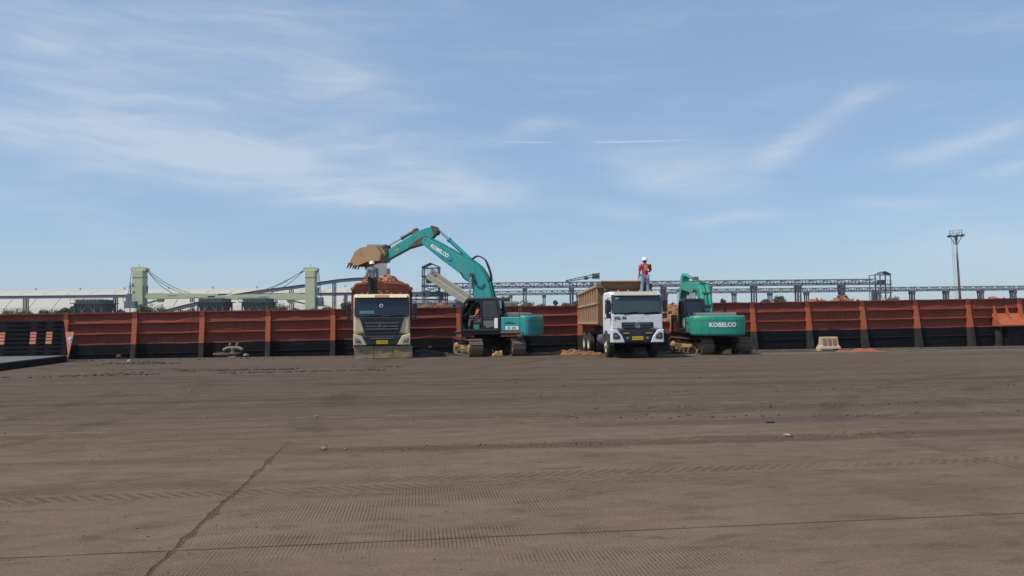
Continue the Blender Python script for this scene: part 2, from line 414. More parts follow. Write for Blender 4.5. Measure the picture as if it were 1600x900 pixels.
    gmask = n.m('MULTIPLY', n.ramp(n.noise(n.mapping(Q, (0.55, 1.0, 1), loc=(3.1, 0.4, 0)), 1.0, 7.0, 0.70), 0.44, 0.62), n.ramp(v, 9.0, 9.8, 1.0, 0.0))
    groove = n.m('MULTIPLY', n.ramp(gx, 0.35, 0.95), gmask)
    base = n.mix(n.m('MULTIPLY', groove, 0.48), base, (0.060, 0.042, 0.032))
    # tread marks of one pass of twin tyres
    tn = n.m('ADD', v, n.m('MULTIPLY', n.m('SUBTRACT', n.noise(n.comb(n.m('MULTIPLY', u, 0.3), 0.0, 0.0), 1.0, 2.0, 0.5), 0.5), 0.35))
    trk = None
    for c_, sgn in ((7.62, 1.0), (7.98, -1.0)):
        inside = n.ramp(n.m('ABSOLUTE', n.m('SUBTRACT', tn, c_)), 0.11, 0.15, 1.0, 0.0)
        lug = n.m('SINE', n.m('MULTIPLY', n.m('ADD', u, n.m('MULTIPLY', tn, 0.9 * sgn)), 2 * PI / 0.13))
        one = n.m('MULTIPLY', inside, n.ramp(lug, -0.2, 0.5))
        trk = one if trk is None else n.m('ADD', trk, one)
    trk = n.m('MULTIPLY', trk, n.ramp(n.noise(n.mapping(Q, (0.25, 0.6, 1), loc=(0, 9, 0)), 1.0, 3.0, 0.6), 0.36, 0.55, 0.15, 0.8))
    base = n.mix(n.m('MULTIPLY', trk, 0.60), base, (0.065, 0.046, 0.036))
    # slab joints
    wob = n.m('MULTIPLY', n.m('SUBTRACT', n.noise(Q, 1.6, 4.0, 0.65), 0.5), 0.10)
    jt = n.m('ABSOLUTE', n.m('ADD', n.m('SUBTRACT', v, 5.76), n.m('MULTIPLY', wob, 0.25)))
    j1 = n.ramp(jt, 0.004, 0.016, 0.85, 0.0)
    ju = n.m('ABSOLUTE', n.m('ADD', n.m('ADD', u, 1.72), wob))
    jw = n.m('ADD', 0.006, n.m('MULTIPLY', n.ramp(n.noise(Q, 2.6, 5.0, 0.75), 0.42, 0.75), 0.045))
    j2 = n.m('MULTIPLY', n.ramp(n.m('SUBTRACT', ju, jw), 0.0, 0.020, 0.75, 0.0), n.ramp(v, 8.6, 12.0, 1.0, 0.0))
    ju2 = n.m('ABSOLUTE', n.m('SUBTRACT', u, 6.25))
    j3 = n.m('MULTIPLY', n.ramp(ju2, 0.006, 0.016, 0.55, 0.0), n.ramp(v, 9.3, 12.0, 1.0, 0.0))
    joint = n.m('MAXIMUM', n.m('MAXIMUM', j1, j2), j3)
    base = n.mix(joint, base, n.mix(fine, (0.035, 0.026, 0.021), (0.085, 0.06, 0.046)))
    # grit, mottling and pock marks
    blot = n.noise(n.mapping(Q, (1.0, 2.4, 1), loc=(5, 2, 0)), 1.6, 8.0, 0.72, 0.4)
    base = n.mix(n.ramp(blot, 0.50, 0.66, 0.0, 0.55), base, (0.078, 0.055, 0.043))
    base = n.mix(n.ramp(blot, 0.34, 0.47, 0.35, 0.0), base, (0.205, 0.150, 0.115))
    spk = n.noise(Q, 38.0, 4.0, 0.75)
    kv = n.m('ADD', 0.55, n.m('MULTIPLY', spk, 0.9))
    base = n.mix(1.0, base, n.comb(kv, kv, kv), 'MULTIPLY')
    base = n.mix(n.ramp(grit, 0.32, 0.44, 0.7, 0.0), base, (0.06, 0.044, 0.035))
    base = n.mix(n.ramp(n.noise(Q, 23.0, 2.0, 0.5), 0.74, 0.80, 0.0, 0.6), base, (0.045, 0.036, 0.03))
    base = n.mix(n.ramp(fine, 0.52, 0.75, 0, 0.30), base, (0.20, 0.145, 0.11))
    h = n.m('ADD', n.m('MULTIPLY', fine, 0.5), n.m('MULTIPLY', grit, 0.22))
    h = n.m('ADD', h, n.m('MULTIPLY', mid, 1.0))
    h = n.m('SUBTRACT', h, n.m('MULTIPLY', groove, 0.32))
    h = n.m('SUBTRACT', h, n.m('MULTIPLY', trk, 0.35))
    h = n.m('SUBTRACT', h, n.m('MULTIPLY', joint, 0.9))
    b = n.new('ShaderNodeBump')
    b.inputs['Strength'].default_value = 0.8
    b.inputs['Distance'].default_value = 0.025
    n.put(b.inputs['Height'], h)
    p = n.new('ShaderNodeBsdfPrincipled')
    n.put(p.inputs['Base Color'], base)
    p.inputs['Roughness'].default_value = 0.95
    p.inputs['Specular IOR Level'].default_value = 0.06
    n.put(p.inputs['Normal'], b.outputs[0])
    n.t.links.new(p.outputs[0], n.new('ShaderNodeOutputMaterial').inputs[0])
    return mt


def water_material():
    mt = bpy.data.materials.new('harbour_water')
    mt.use_nodes = True
    n = N(mt.node_tree)
    P = n.new('ShaderNodeTexCoord').outputs['Object']
    p = n.new('ShaderNodeBsdfPrincipled')
    p.inputs['Base Color'].default_value = (0.03, 0.05, 0.05, 1)
    p.inputs['Roughness'].default_value = 0.12
    b = n.new('ShaderNodeBump')
    b.inputs['Strength'].default_value = 0.5
    b.inputs['Distance'].default_value = 0.1
    n.put(b.inputs['Height'], n.noise(n.mapping(P, (0.6, 1.4, 1)), 1.0, 4.0, 0.6))
    n.put(p.inputs['Normal'], b.outputs[0])
    n.t.links.new(p.outputs[0], n.new('ShaderNodeOutputMaterial').inputs[0])
    return mt


# ------------------------------------------------------------------ mesh helpers
class M:
    def __init__(self):
        self.v, self.f = [], []

    def add(self, vs, fs):
        o = len(self.v)
        self.v += [Vector(p) for p in vs]
        self.f += [tuple(i + o for i in f) for f in fs]
        return self

    def hexa(self, p):
        return self.add(p, [(0, 3, 2, 1), (4, 5, 6, 7), (0, 1, 5, 4), (1, 2, 6, 5), (2, 3, 7, 6), (3, 0, 4, 7)])

    def box(self, x0, x1, y0, y1, z0, z1):
        return self.hexa([(x0, y0, z0), (x1, y0, z0), (x1, y1, z0), (x0, y1, z0), (x0, y0, z1), (x1, y0, z1), (x1, y1, z1), (x0, y1, z1)])

    def prism(self, poly, axis, lo, hi):
        """poly of (a, b); axis x: (y, z), axis y: (x, z), axis z: (x, y)"""
        def pt(a, b, t):
            return (t, a, b) if axis == 'x' else (a, t, b) if axis == 'y' else (a, b, t)
        k = len(poly)
        vs = [pt(a, b, lo) for a, b in poly] + [pt(a, b, hi) for a, b in poly]
        fs = [tuple(range(k))[::-1], tuple(range(k, 2 * k))] + [(i, (i + 1) % k, k + (i + 1) % k, k + i) for i in range(k)]
        return self.add(vs, fs)

    def bar(self, p0, p1, w_, h_=None, upv=(0, 0, 1)):
        p0, p1 = Vector(p0), Vector(p1)
        h_ = h_ or w_
        dd = (p1 - p0).normalized()
        uu = Vector(upv)
        if abs(dd.dot(uu)) > 0.95:
            uu = Vector((0, 1, 0))
        s = dd.cross(uu).normalized() * (w_ / 2)
        t = s.cross(dd).normalized() * (h_ / 2)
        return self.hexa([p0 - s - t, p0 + s - t, p0 + s + t, p0 - s + t, p1 - s - t, p1 + s - t, p1 + s + t, p1 - s + t])

    def cyl(self, p0, p1, r0, r1=None, n=12):
        p0, p1 = Vector(p0), Vector(p1)
        r1 = r0 if r1 is None else r1
        dd = (p1 - p0).normalized()
        a = dd.orthogonal().normalized()
        b = dd.cross(a)
        vs = []
        for p, r in ((p0, r0), (p1, r1)):
            vs += [p + (a * math.cos(2 * PI * i / n) + b * math.sin(2 * PI * i / n)) * r for i in range(n)]
        return self.add(vs, [tuple(range(n))[::-1], tuple(range(n, 2 * n))] + [(i, (i + 1) % n, n + (i + 1) % n, n + i) for i in range(n)])

    def tube(self, pts, r, n=8):
        pts = [Vector(p) for p in pts]
        vs, fs = [], []
        prev = None
        for k, p in enumerate(pts):
            dd = (pts[min(k + 1, len(pts) - 1)] - pts[max(k - 1, 0)]).normalized()
            a = dd.orthogonal().normalized() if prev is None else (prev - dd * prev.dot(dd)).normalized()
            prev = a
            b = dd.cross(a)
            rr = r[k] if isinstance(r, (list, tuple)) else r
            vs += [p + (a * math.cos(2 * PI * i / n) + b * math.sin(2 * PI * i / n)) * rr for i in range(n)]
        for k in range(len(pts) - 1):
            fs += [(k * n + i, k * n + (i + 1) % n, (k + 1) * n + (i + 1) % n, (k + 1) * n + i) for i in range(n)]
        fs += [tuple(range(n))[::-1], tuple(range((len(pts) - 1) * n, len(pts) * n))]
        return self.add(vs, fs)

    def lathe(self, prof, c, axis='x', n=20):
        """prof: (t along axis, radius), centre c"""
        vs, fs = [], []
        for t, r in prof:
            for i in range(n):
                a, b = r * math.cos(2 * PI * i / n), r * math.sin(2 * PI * i / n)
                q = (t, a, b) if axis == 'x' else (a, t, b) if axis == 'y' else (a, b, t)
                vs.append((c[0] + q[0], c[1] + q[1], c[2] + q[2]))
        for k in range(len(prof) - 1):
            fs += [(k * n + i, k * n + (i + 1) % n, (k + 1) * n + (i + 1) % n, (k + 1) * n + i) for i in range(n)]
        return self.add(vs, fs)

    def rock(self, c, r, seed=0, flat=0.7, n=1, rz=0.0):
        bm = bmesh.new()
        bmesh.ops.create_icosphere(bm, subdivisions=n, radius=1.0)
        o = Vector((seed * 3.7, seed * 1.3, seed * 2.1))
        sx, sy = 0.8 + 0.5 * random.random(), 0.8 + 0.4 * random.random()
        vs = []
        for q in bm.verts:
            k = 1.0 + 0.55 * mnoise.noise(q.co * 1.3 + o)
            p = Vector((q.co.x * sx, q.co.y * sy, q.co.z * flat)) * k * r
            vs.append((c[0] + p.x * math.cos(rz) - p.y * math.sin(rz), c[1] + p.x * math.sin(rz) + p.y * math.cos(rz), c[2] + p.z))
        fs = [tuple(x.index for x in f.verts) for f in bm.faces]
        bm.free()
        return self.add(vs, fs)

    def xf(self, mat):
        self.v = [mat @ p for p in self.v]
        return self

    def mesh(self, name, smooth=False):
        me = bpy.data.meshes.new(name)
        me.from_pydata([tuple(p) for p in self.v], [], self.f)
        bm = bmesh.new()
        bm.from_mesh(me)
        bmesh.ops.recalc_face_normals(bm, faces=bm.faces)
        bm.to_mesh(me)
        bm.free()
        if smooth:
            for p in me.polygons:
                p.use_smooth = True
        return me

    def build(self, name, mat, parent=None, bevel=0.0, smooth=False, seg=2):
        me = self.mesh(name, smooth)
        me.materials.append(mat)
        o = bpy.data.objects.new(name, me)
        COL.objects.link(o)
        if parent:
            o.parent = parent
        if bevel:
            b = o.modifiers.new('bevel', 'BEVEL')
            b.width, b.segments, b.limit_method, b.angle_limit = bevel, seg, 'ANGLE', math.radians(35)
            b.harden_normals = False
        return o


def tag(o, label=None, cat=None, group=None, kind=None):
    for k, v_ in (('label', label), ('category', cat), ('group', group), ('kind', kind)):
        if v_:
            o[k] = v_
    return o


def thing(name, label, cat, loc=(0, 0, 0), rotz=0.0, group=None, rot=None):
    o = bpy.data.objects.new(name, None)
    COL.objects.link(o)
    o.location = loc
    o.rotation_euler = rot or (0, 0, rotz)
    o.empty_display_size = 0.3
    return tag(o, label, cat, group)


def share(o, parent, loc=None):
    c = o.copy()
    COL.objects.link(c)
    c.parent = parent
    if loc is not None:
        c.location = loc
    return c


def text_mesh(body, size, bold=0.0, spacing=1.0, shear=0.0, depth=0.004):
    cu = bpy.data.curves.new('lettering', 'FONT')
    cu.body, cu.size, cu.align_x, cu.align_y = body, size, 'CENTER', 'CENTER'
    cu.extrude, cu.offset, cu.space_character, cu.shear = depth, bold, spacing, shear
    cu.resolution_u = 3
    o = bpy.data.objects.new('lettering', cu)
    COL.objects.link(o)
    dg = bpy.context.evaluated_depsgraph_get()
    me = bpy.data.meshes.new_from_object(o.evaluated_get(dg))
    bpy.data.objects.remove(o)
    bpy.data.curves.remove(cu)
    return me


def text_part(body, size, mat, parent, matrix, **kw):
    me = text_mesh(body, size, **kw)
    me.transform(matrix)
    me.materials.clear()
    me.materials.append(mat)
    o = bpy.data.objects.new('lettering', me)
    COL.objects.link(o)
    o.parent = parent
    return o


# ------------------------------------------------------------------ setting: ground, quay, water, far shore
def crest(x):
    return 38.3 + 0.10 * x


def edge(x):
    return 41.55 + 0.123 * x


g = M()
xs = [-320, -60, -30, -20, -10, 0, 10, 20, 30, 60, 320]
rows = []
for x in xs:
    rows.append([(x, -320, 0), (x, -20, 0), (x, crest(x) - 0.8, 0), (x, crest(x), -0.004), (x, crest(x) + 0.8, -0.04), (x, edge(x), -0.15), (x, edge(x) + 0.001, -4.0)])
vs = [p for r in rows for p in r]
k = len(rows[0])
g.add(vs, [(i * k + j, (i + 1) * k + j, (i + 1) * k + j + 1, i * k + j + 1) for i in range(len(xs) - 1) for j in range(k - 1)])
tag(g.build('ground', ground_material()), kind='structure')
wt = M().add([(-900, -20, -2.4), (900, -20, -2.4), (900, 130, -2.4), (-900, 130, -2.4)], [(0, 1, 2, 3)])
tag(wt.build('water', water_material()), kind='structure')
fs_ = M().box(-900, 900, 125, 1200, -3.0, 0.3)
tag(fs_.build('far_shore', material('far_ground', (0.16, 0.13, 0.10), 0.9, dirt=(0.1, 0.1, 0.06), dirt_amt=0.4, dirt_scale=0.05)), kind='structure')

# ------------------------------------------------------------------ barge
SP = 3.395
barge = thing('barge', 'long red and black steel barge lying along the quay behind the trucks', 'barge', (-23.17, 40.0, 0), rot=(0, -0.0079, TH))
ZT, ZB, ZW = 2.23, 0.55, -2.6
I0, I1 = -3, 18
hull = M().box(I0 * SP, I1 * SP, 0.12, 14.0, ZW, 0.9)
hull.build('hull', m_black, barge)
LOW = 9


def plate(s0, s1, z0, z1, seed, amp, nx=14, nz=6, y=0.0, wavy_top=0.0):
    m = M()
    vs_ = []
    for j in range(nz + 1):
        for i in range(nx + 1):
            a, b_ = i / nx, j / nz
            s, z = s0 + (s1 - s0) * a, z0 + (z1 - z0) * b_
            e = math.sin(PI * a) * math.sin(PI * b_) if wavy_top == 0 else math.sin(PI * a)
            yy = y + amp * e * (1.2 * mnoise.noise(Vector((s * 0.9, z * 1.7, seed * 3.1))) + 0.5)
            if j == nz and wavy_top:
                z += wavy_top * mnoise.noise(Vector((s * 1.1, 0.3, seed * 1.7)))
            vs_.append((s, yy, z))
    fs2 = [(j * (nx + 1) + i, j * (nx + 1) + i + 1, (j + 1) * (nx + 1) + i + 1, (j + 1) * (nx + 1) + i) for j in range(nz) for i in range(nx)]
    return m.add(vs_, fs2)


band = (ZT - ZB) / 3
st_mesh = None
for i in range(I0, I1):
    s0, s1 = i * SP, (i + 1) * SP
    if i == LOW:
        pl = plate(s0 + 0.01, s1 - 0.01, ZB, 1.18, i, 0.05).build('side_panel', m_red, barge, smooth=True)
        for t in (0.36, 0.62, 0.86):
            M().box(s0 + SP * t - 0.05, s0 + SP * t + 0.05, -0.12, -0.004, ZB + 0.01, 1.16).build('short_stanchion', m_orange, barge)
        M().box(s0, s1, -0.05, 0.06, 1.18, 1.24).build('gunwale', m_red, barge)
    else:
        for b_ in range(3):
            plate(s0 + 0.01, s1 - 0.01, ZB + b_ * band, ZB + (b_ + 1) * band, i * 3 + b_, 0.085).build('side_panel', m_red, barge, smooth=True)
        for b_ in (1, 2):
            m = M()
            zz = ZB + b_ * band
            k_ = 8
            for q in range(k_):
                a0, a1 = s0 + 0.14 + (SP - 0.28) * q / k_, s0 + 0.14 + (SP - 0.28) * (q + 1) / k_
                d0, d1 = (0.018 * mnoise.noise(Vector((a * 1.3, b_ * 7.1, 2.2))) for a in (a0, a1))
                m.hexa([(a0, -0.11, zz + d0 - 0.022), (a1, -0.11, zz + d1 - 0.022), (a1, 0.03, zz + d1 - 0.022), (a0, 0.03, zz + d0 - 0.022),
                        (a0, -0.11, zz + d0 + 0.018), (a1, -0.11, zz + d1 + 0.018), (a1, 0.03, zz + d1 + 0.03), (a0, 0.03, zz + d0 + 0.03)])
            m.build('stringer', m_red, barge)
        m = M()
        k_ = 10
        for q in range(k_):
            a0, a1 = s0 + SP * q / k_, s0 + SP * (q + 1) / k_
            d0, d1 = (0.035 * mnoise.noise(Vector((a * 0.9, 4.1, 0.2))) for a in (a0, a1))
            m.hexa([(a0, -0.07, ZT + d0 - 0.05), (a1, -0.07, ZT + d1 - 0.05), (a1, 0.10, ZT + d1 - 0.05), (a0, 0.10, ZT + d0 - 0.05),
                    (a0, -0.07, ZT + d0 + 0.015), (a1, -0.07, ZT + d1 + 0.015), (a1, 0.10, ZT + d1 + 0.015), (a0, 0.10, ZT + d0 + 0.015)])
        m.build('gunwale', m_red, barge)
    plate(s0 + 0.01, s1 - 0.01, ZW, ZB + 0.01, i + 90, 0.03, 16, 6, y=-0.025, wavy_top=0.035).build('hull_plate', m_black, barge, smooth=True)
    M().box(s0 + 0.16, s1 - 0.16, -0.055, 0.02, 0.06, 0.085).build('lower_stringer', m_blackst, barge)
    # stanchion: short vertical head, raked flange below it, black below the paint line
    if i == LOW:
        continue
    if st_mesh is None:
        hd = M().box(-0.12, 0.12, -0.10, 0.02, ZT - 0.34, ZT + 0.03).build('stanchion_head', m_red, barge, 0.008)
        yk, zk = -0.10, ZT - 0.34
        slope = 0.16
        yb = yk - slope * (zk - ZB)
        yw = yk - slope * (zk + 1.2)
        up_ = M().hexa([(-0.13, yb, ZB), (0.13, yb, ZB), (0.13, 0.02, ZB), (-0.13, 0.02, ZB), (-0.13, yk, zk), (0.13, yk, zk), (0.13, 0.02, zk), (-0.13, 0.02, zk)])
        up_ = up_.build('stanchion', m_orange, barge, 0.01)
        lo_ = M().hexa([(-0.13, yw, -1.2), (0.13, yw, -1.2), (0.13, 0.02, -1.2), (-0.13, 0.02, -1.2), (-0.13, yb, ZB - 0.004), (0.13, yb, ZB - 0.004), (0.13, 0.02, ZB - 0.004), (-0.13, 0.02, ZB - 0.004)])
        lo_ = lo_.build('stanchion_foot', m_blackst, up_, 0.01)
        st_mesh = (hd, up_, lo_)
        for o in (hd, up_):
            o.location.x = s0
    else:
        hd, up_, lo_ = st_mesh
        share(hd, barge, (s0, 0, 0))
        u2 = share(up_, barge, (s0, 0, 0))
        share(lo_, u2)
# sponson with a sloping orange cover at the right
a0, a1 = 15.46 * SP, 18 * SP
zc0, zc1 = 1.36, 0.66
M().prism([(-0.02, zc0), (-0.82, zc1), (-0.82, zc1 - 0.09), (-0.02, zc1 - 0.09)], 'x', a0, a1).build('sloping_cover', m_orange, barge, 0.015)
M().box(a0 + 0.42, a1, -0.74, -0.01, ZW, zc1 - 0.095).build('sponson', m_black, barge, 0.04)
M().box(a0 + 0.16, a0 + 0.30, -0.45, -0.01, ZW, zc1 - 0.095).build('fender_post', m_blackst, barge, 0.01)
for q in (0.03, 0.85, 1.67, 2.5, 3.4):
    M().prism([(-0.115, zc0 + 0.48), (-0.50, zc1 + 0.30), (-0.115, zc0 - 0.05)], 'x', a0 + q, a0 + q + 0.06).build('gusset', m_orange, barge)
M().box(I0 * SP, I1 * SP, 13.6, 13.9, 0.9, ZT).build('far_side_panel', m_red, barge)


def mound(name, mat, parent, loc, rx, ry, h, seed, lumps=60, lump_r=(0.05, 0.16), n=26, extra=None, sharp=1.4, rot=0.0):
    """heap of loose material: rough cone with lumps bedded in its face"""
    m = M()
    vs_ = []
    def hgt(x, y):
        r = math.hypot(x / rx, y / ry)
        e = max(0.0, 1 - r ** sharp)
        k_ = 0.75 + 0.5 * mnoise.noise(Vector((x * 1.1 + seed, y * 1.1, seed))) + 0.22 * mnoise.noise(Vector((x * 3.7, y * 3.7 + seed, 1.0)))
        return h * e * k_ - 0.03 * (e <= 0)
    for j in range(n + 1):
        for i in range(n + 1):
            x, y = (i / n * 2 - 1) * rx * 1.02, (j / n * 2 - 1) * ry * 1.02
            vs_.append((x, y, hgt(x, y)))
    m.add(vs_, [(j * (n + 1) + i, j * (n + 1) + i + 1, (j + 1) * (n + 1) + i + 1, (j + 1) * (n + 1) + i) for j in range(n) for i in range(n)])
    for q in range(lumps):
        a, r = random.random() * 2 * PI, math.sqrt(random.random()) * 1.02
        x, y = rx * r * math.cos(a), ry * r * math.sin(a)
        m.rock((x, y, max(0.01, hgt(x, y))), random.uniform(*lump_r), q + seed, 0.75, 1, a)
    o = m.build(name, mat, parent)
    o.location = loc
    o.rotation_euler.z = rot
    return o


bt = barge.matrix_world
def bpt(s, y, z):
    t = -0.0079
    X = s * math.cos(t) + z * math.sin(t)
    Z = -s * math.sin(t) + z * math.cos(t)
    return Vector((-23.17 + X * math.cos(TH) - y * math.sin(TH), 40.0 + X * math.sin(TH) + y * math.cos(TH), Z))


def heap(label, s, y, ztop, rx, ry, h, seed, lumps, lr=(0.06, 0.2), mat=m_ore):
    o = mound('ore_heap', mat, None, bpt(s, y, ztop - h), rx, ry, h, seed, lumps, lr, rot=TH)
    return tag(o, label, 'ore heap', 'heaps of ore inside the barge')


heap('red brown ore heap showing in the low gap between white truck and green excavator', 9.75 * SP, 3.4, 2.55, 3.6, 3.2, 1.7, 3, 220, (0.08, 0.30))
heap('long low ore heap showing over the barge rail right of the green excavator', 13.1 * SP, 3.2, 2.83, 6.9, 2.9, 1.9, 9, 420, (0.04, 0.13))
heap('low ore heap over the barge rail at far right beside the lamp mast', 16.4 * SP, 3.2, 2.54, 4.5, 2.9, 1.6, 12, 200, (0.04, 0.12))
heap('orange ore heap showing over the rail between tan truck and turquoise excavator', 5.6 * SP, 3.0, 2.76, 3.6, 2.6, 1.7, 15, 260, (0.04, 0.13))
pr = M().rock((0, 0, 0), 0.42, 3, 0.75, 2).build('boulder', m_paleore)
pr.location = bpt(9.83 * SP, 0.55, 1.40)
tag(pr, 'pale boulder on the ore in the low gap beside the green excavator', 'boulder')

# ------------------------------------------------------------------ trucks (local: x right, y back, z up, front at y = 0)
def wheel(parent, x, y, r, wd, side, dual=False, tyre_m=None, rim_m=None):
    t = M()
    prof = [(-wd / 2, r * 0.58), (-wd / 2, r * 0.86), (-wd * 0.42, r * 0.97), (-wd * 0.3, r), (wd * 0.3, r), (wd * 0.42, r * 0.97), (wd / 2, r * 0.86), (wd / 2, r * 0.58)]
    t.lathe(prof, (0, 0, 0), 'x', 24)
    for i in range(24):
        a = 2 * PI * i / 24
        for sg in (-1, 1):
            p = Vector((sg * wd * 0.22, math.cos(a) * r, math.sin(a) * r))
            t.bar(p + Vector((-wd * 0.17, 0, 0)), p + Vector((wd * 0.17, 0, 0)), 0.05, 0.03, p)
    if dual:
        t.lathe([(q - side * (wd + 0.05), rr) for q, rr in prof], (0, 0, 0), 'x', 24)
    o = t.build('wheel', tyre_m or m_tyre, parent, smooth=False)
    o.location = (x, y, r)
    rm = M()
    f = side
    dep = 0.02 if not dual else -0.08
    rm.lathe([(f * (wd * 0.5 - 0.01), r * 0.60), (f * (wd * 0.5 - 0.02), r * 0.54), (f * (wd * 0.5 - 0.05), r * 0.50), (f * (wd * 0.25 + dep), r * 0.42), (f * (wd * 0.35 + dep), r * 0.2), (f * (wd * 0.6 + dep), r * 0.17), (f * (wd * 0.6 + dep), 0.001)], (0, 0, 0), 'x', 20)
    for i in range(8):
        a = 2 * PI * i / 8
        c_ = Vector((f * (wd * 0.3 + dep), math.cos(a) * r * 0.3, math.sin(a) * r * 0.3))
        rm.cyl(c_, c_ + Vector((f * 0.05, 0, 0)), 0.02, n=6)
    rm.build('rim', rim_m or m_rim, o)
    return o


def truck(root, W, H, cream):
    paint = m_cream if cream else m_white
    hw = W / 2
    # cab shell from its side profile, with the windscreen leaning back
    prof = [(0.02, 1.16), (0.0, 1.86), (0.16, H - 0.20), (0.26, H - 0.05), (0.55, H), (1.75, H), (1.92, H - 0.12), (1.95, 1.0), (1.85, 0.95), (1.75, 0.95), (1.62, 1.13), (1.0, 1.13), (0.86, 0.95), (0.3, 0.95)]
    cab = M().prism(prof, 'x', -hw, hw).build('cab', paint, root, 0.09, seg=4)
    wz0, wz1 = 1.88, H - 0.17

    def fy(z):
        return (z - 1.86) / (H - 0.20 - 1.86) * 0.16

    def screen(x0, x1, z0, z1, out):
        """sheet following the leaning, slightly bowed front"""
        m = M()
        vs_, n_ = [], 8
        for t_ in (0.0, 0.02):
            for j in (0, 1):
                for i in range(n_ + 1):
                    x = x0 + (x1 - x0) * i / n_
                    z = z0 + (z1 - z0) * j
                    vs_.append((x, fy(z) - out + t_ + 0.022 * (abs(x) / hw) ** 6, z))
        k_ = n_ + 1
        fs2 = []
        for i in range(n_):
            fs2 += [(i, i + 1, k_ + i + 1, k_ + i), (2 * k_ + i, 3 * k_ + i, 3 * k_ + i + 1, 2 * k_ + i + 1), (i, 2 * k_ + i, 2 * k_ + i + 1, i + 1), (k_ + i, k_ + i + 1, 3 * k_ + i + 1, 3 * k_ + i)]
        fs2 += [(0, k_, 3 * k_, 2 * k_), (n_, 2 * k_ + n_, 3 * k_ + n_, k_ + n_)]
        return m.add(vs_, fs2)
    screen(-hw + 0.035, hw - 0.035, wz0 - 0.03, wz1 + 0.02, 0.012).build('windscreen_seal', m_plastic, root)
    ws = screen(-hw + 0.065, hw - 0.065, wz0, wz1 - 0.005, 0.022).build('windscreen', m_winds if cream else m_winds2, root)
    # roof visor and marker lamps
    if cream:
        M().prism([(0.06, H - 0.19), (0.0, H - 0.17), (0.12, H - 0.04), (0.30, H - 0.02)], 'x', -hw + 0.12, hw - 0.12).build('sun_visor', paint, root, 0.02)
        M().prism([(0.0, H - 0.165), (-0.012, H - 0.16), (0.085, H - 0.05), (0.10, H - 0.06)], 'x', -0.31, 0.31).build('roof_sign', material('brown_sign', (0.34, 0.20, 0.08), 0.7, dirt=DUST, dirt_amt=0.4), root)
    else:
        M().prism([(0.08, H - 0.19), (0.02, H - 0.18), (0.14, H - 0.03), (0.32, H - 0.01)], 'x', -hw + 0.16, hw - 0.16).build('sun_visor', m_visor, root, 0.02)
    for x in (-0.75, -0.28, 0.28, 0.75) if not cream else (-0.62, -0.0, 0.42, 0.8):
        M().lathe([(0, 0.04), (0.05, 0.035), (0.075, 0.0)], (x * hw / 1.2, 0.48, H), 'z', 8).build('marker_lamp', m_amber, root)
    # side windows, doors, handles
    for sg in (-1, 1):
        xo = sg * (hw + 0.006)
        dr = M().prism([(0.32, 1.02), (0.26, 1.84), (0.36, H - 0.24), (1.40, H - 0.22), (1.40, 1.14), (0.9, 1.14), (0.80, 1.02)], 'x', min(xo, xo - sg * 0.02), max(xo, xo - sg * 0.02)).build('door', paint, root, 0.008)
        M().prism([(0.40, 1.86), (0.47, H - 0.33), (1.30, H - 0.31), (1.30, 1.86)], 'x', min(xo, xo + sg * 0.012), max(xo, xo + sg * 0.012)).build('side_window', m_winds, dr)
        M().box(min(xo, xo + sg * 0.04), max(xo, xo + sg * 0.04), 1.16, 1.34, 1.66, 1.70).build('door_handle', m_plastic, dr)
        # mirrors on a bracket in front of the door
        mo_ = 0.21 if cream else 0.11
        mr = M().box(sg * (hw + mo_) - 0.10, sg * (hw + mo_) + 0.10, 0.02, 0.12, 1.92, 2.42)
        mo = mr.build('mirror', m_plastic, root, 0.03)
        M().box(sg * (hw + mo_) - 0.09, sg * (hw + mo_) + 0.09, 0.02, 0.12, 1.66, 1.87).build('lower_mirror', m_plastic, mo, 0.03)
        M().tube([(sg * (hw - 0.02), 0.22, 2.50), (sg * (hw + mo_), 0.10, 2.52), (sg * (hw + mo_ + 0.04), 0.10, 2.3), (sg * (hw + mo_ + 0.04), 0.11, 1.75), (sg * (hw - 0.02), 0.22, 1.66)], 0.018, 6).build('mirror_bracket', m_plastic, mo)
        # wiper
    for x in (-0.55, 0.25):
        M().bar((x * hw, fy(1.88) - 0.05, 1.87), (x * hw + 0.62, fy(1.95) - 0.045, 1.93), 0.03, 0.02).build('wiper', m_plastic, root)
    M().prism([(-0.02, 1.82), (-0.03, 1.86), (-0.015, 1.90), (0.03, 1.90)], 'x', -hw + 0.1, hw - 0.1).build('cowl', m_plastic, root)
    if cream:
        # wide black mask from windscreen to bumper, tan corner panels beside it
        gr = M().prism([(-hw + 0.26, 1.80), (hw - 0.26, 1.80), (hw - 0.50, 1.05), (-hw + 0.50, 1.05)], 'y', -0.035, 0.02).build('grille', m_plastic, root, 0.01)
        for z in (1.56, 1.42, 1.30):
            M().box(-0.72, 0.72, -0.062, -0.036, z - 0.022, z + 0.022).build('grille_slat', m_hood, gr, 0.006)
        for sg in (-1, 1):
            M().box(sg * (hw - 0.012) - 0.01, sg * (hw - 0.012) + 0.01, 0.1, 0.26, 1.1, 1.84).build('corner_deflector', paint, root)
        em = M().lathe([(0, 0.10), (0.02, 0.13), (0.03, 0.15), (0.02, 0.17), (0, 0.175)], (0, -0.06, 1.44), 'y', 20)
        em.build('emblem', m_hood, gr)
        bp = M().prism([(0.0, 1.04), (-0.07, 0.98), (-0.08, 0.62), (-0.03, 0.55), (0.35, 0.55), (0.35, 1.04)], 'x', -hw, hw).build('bumper', m_plastic, root, 0.03)
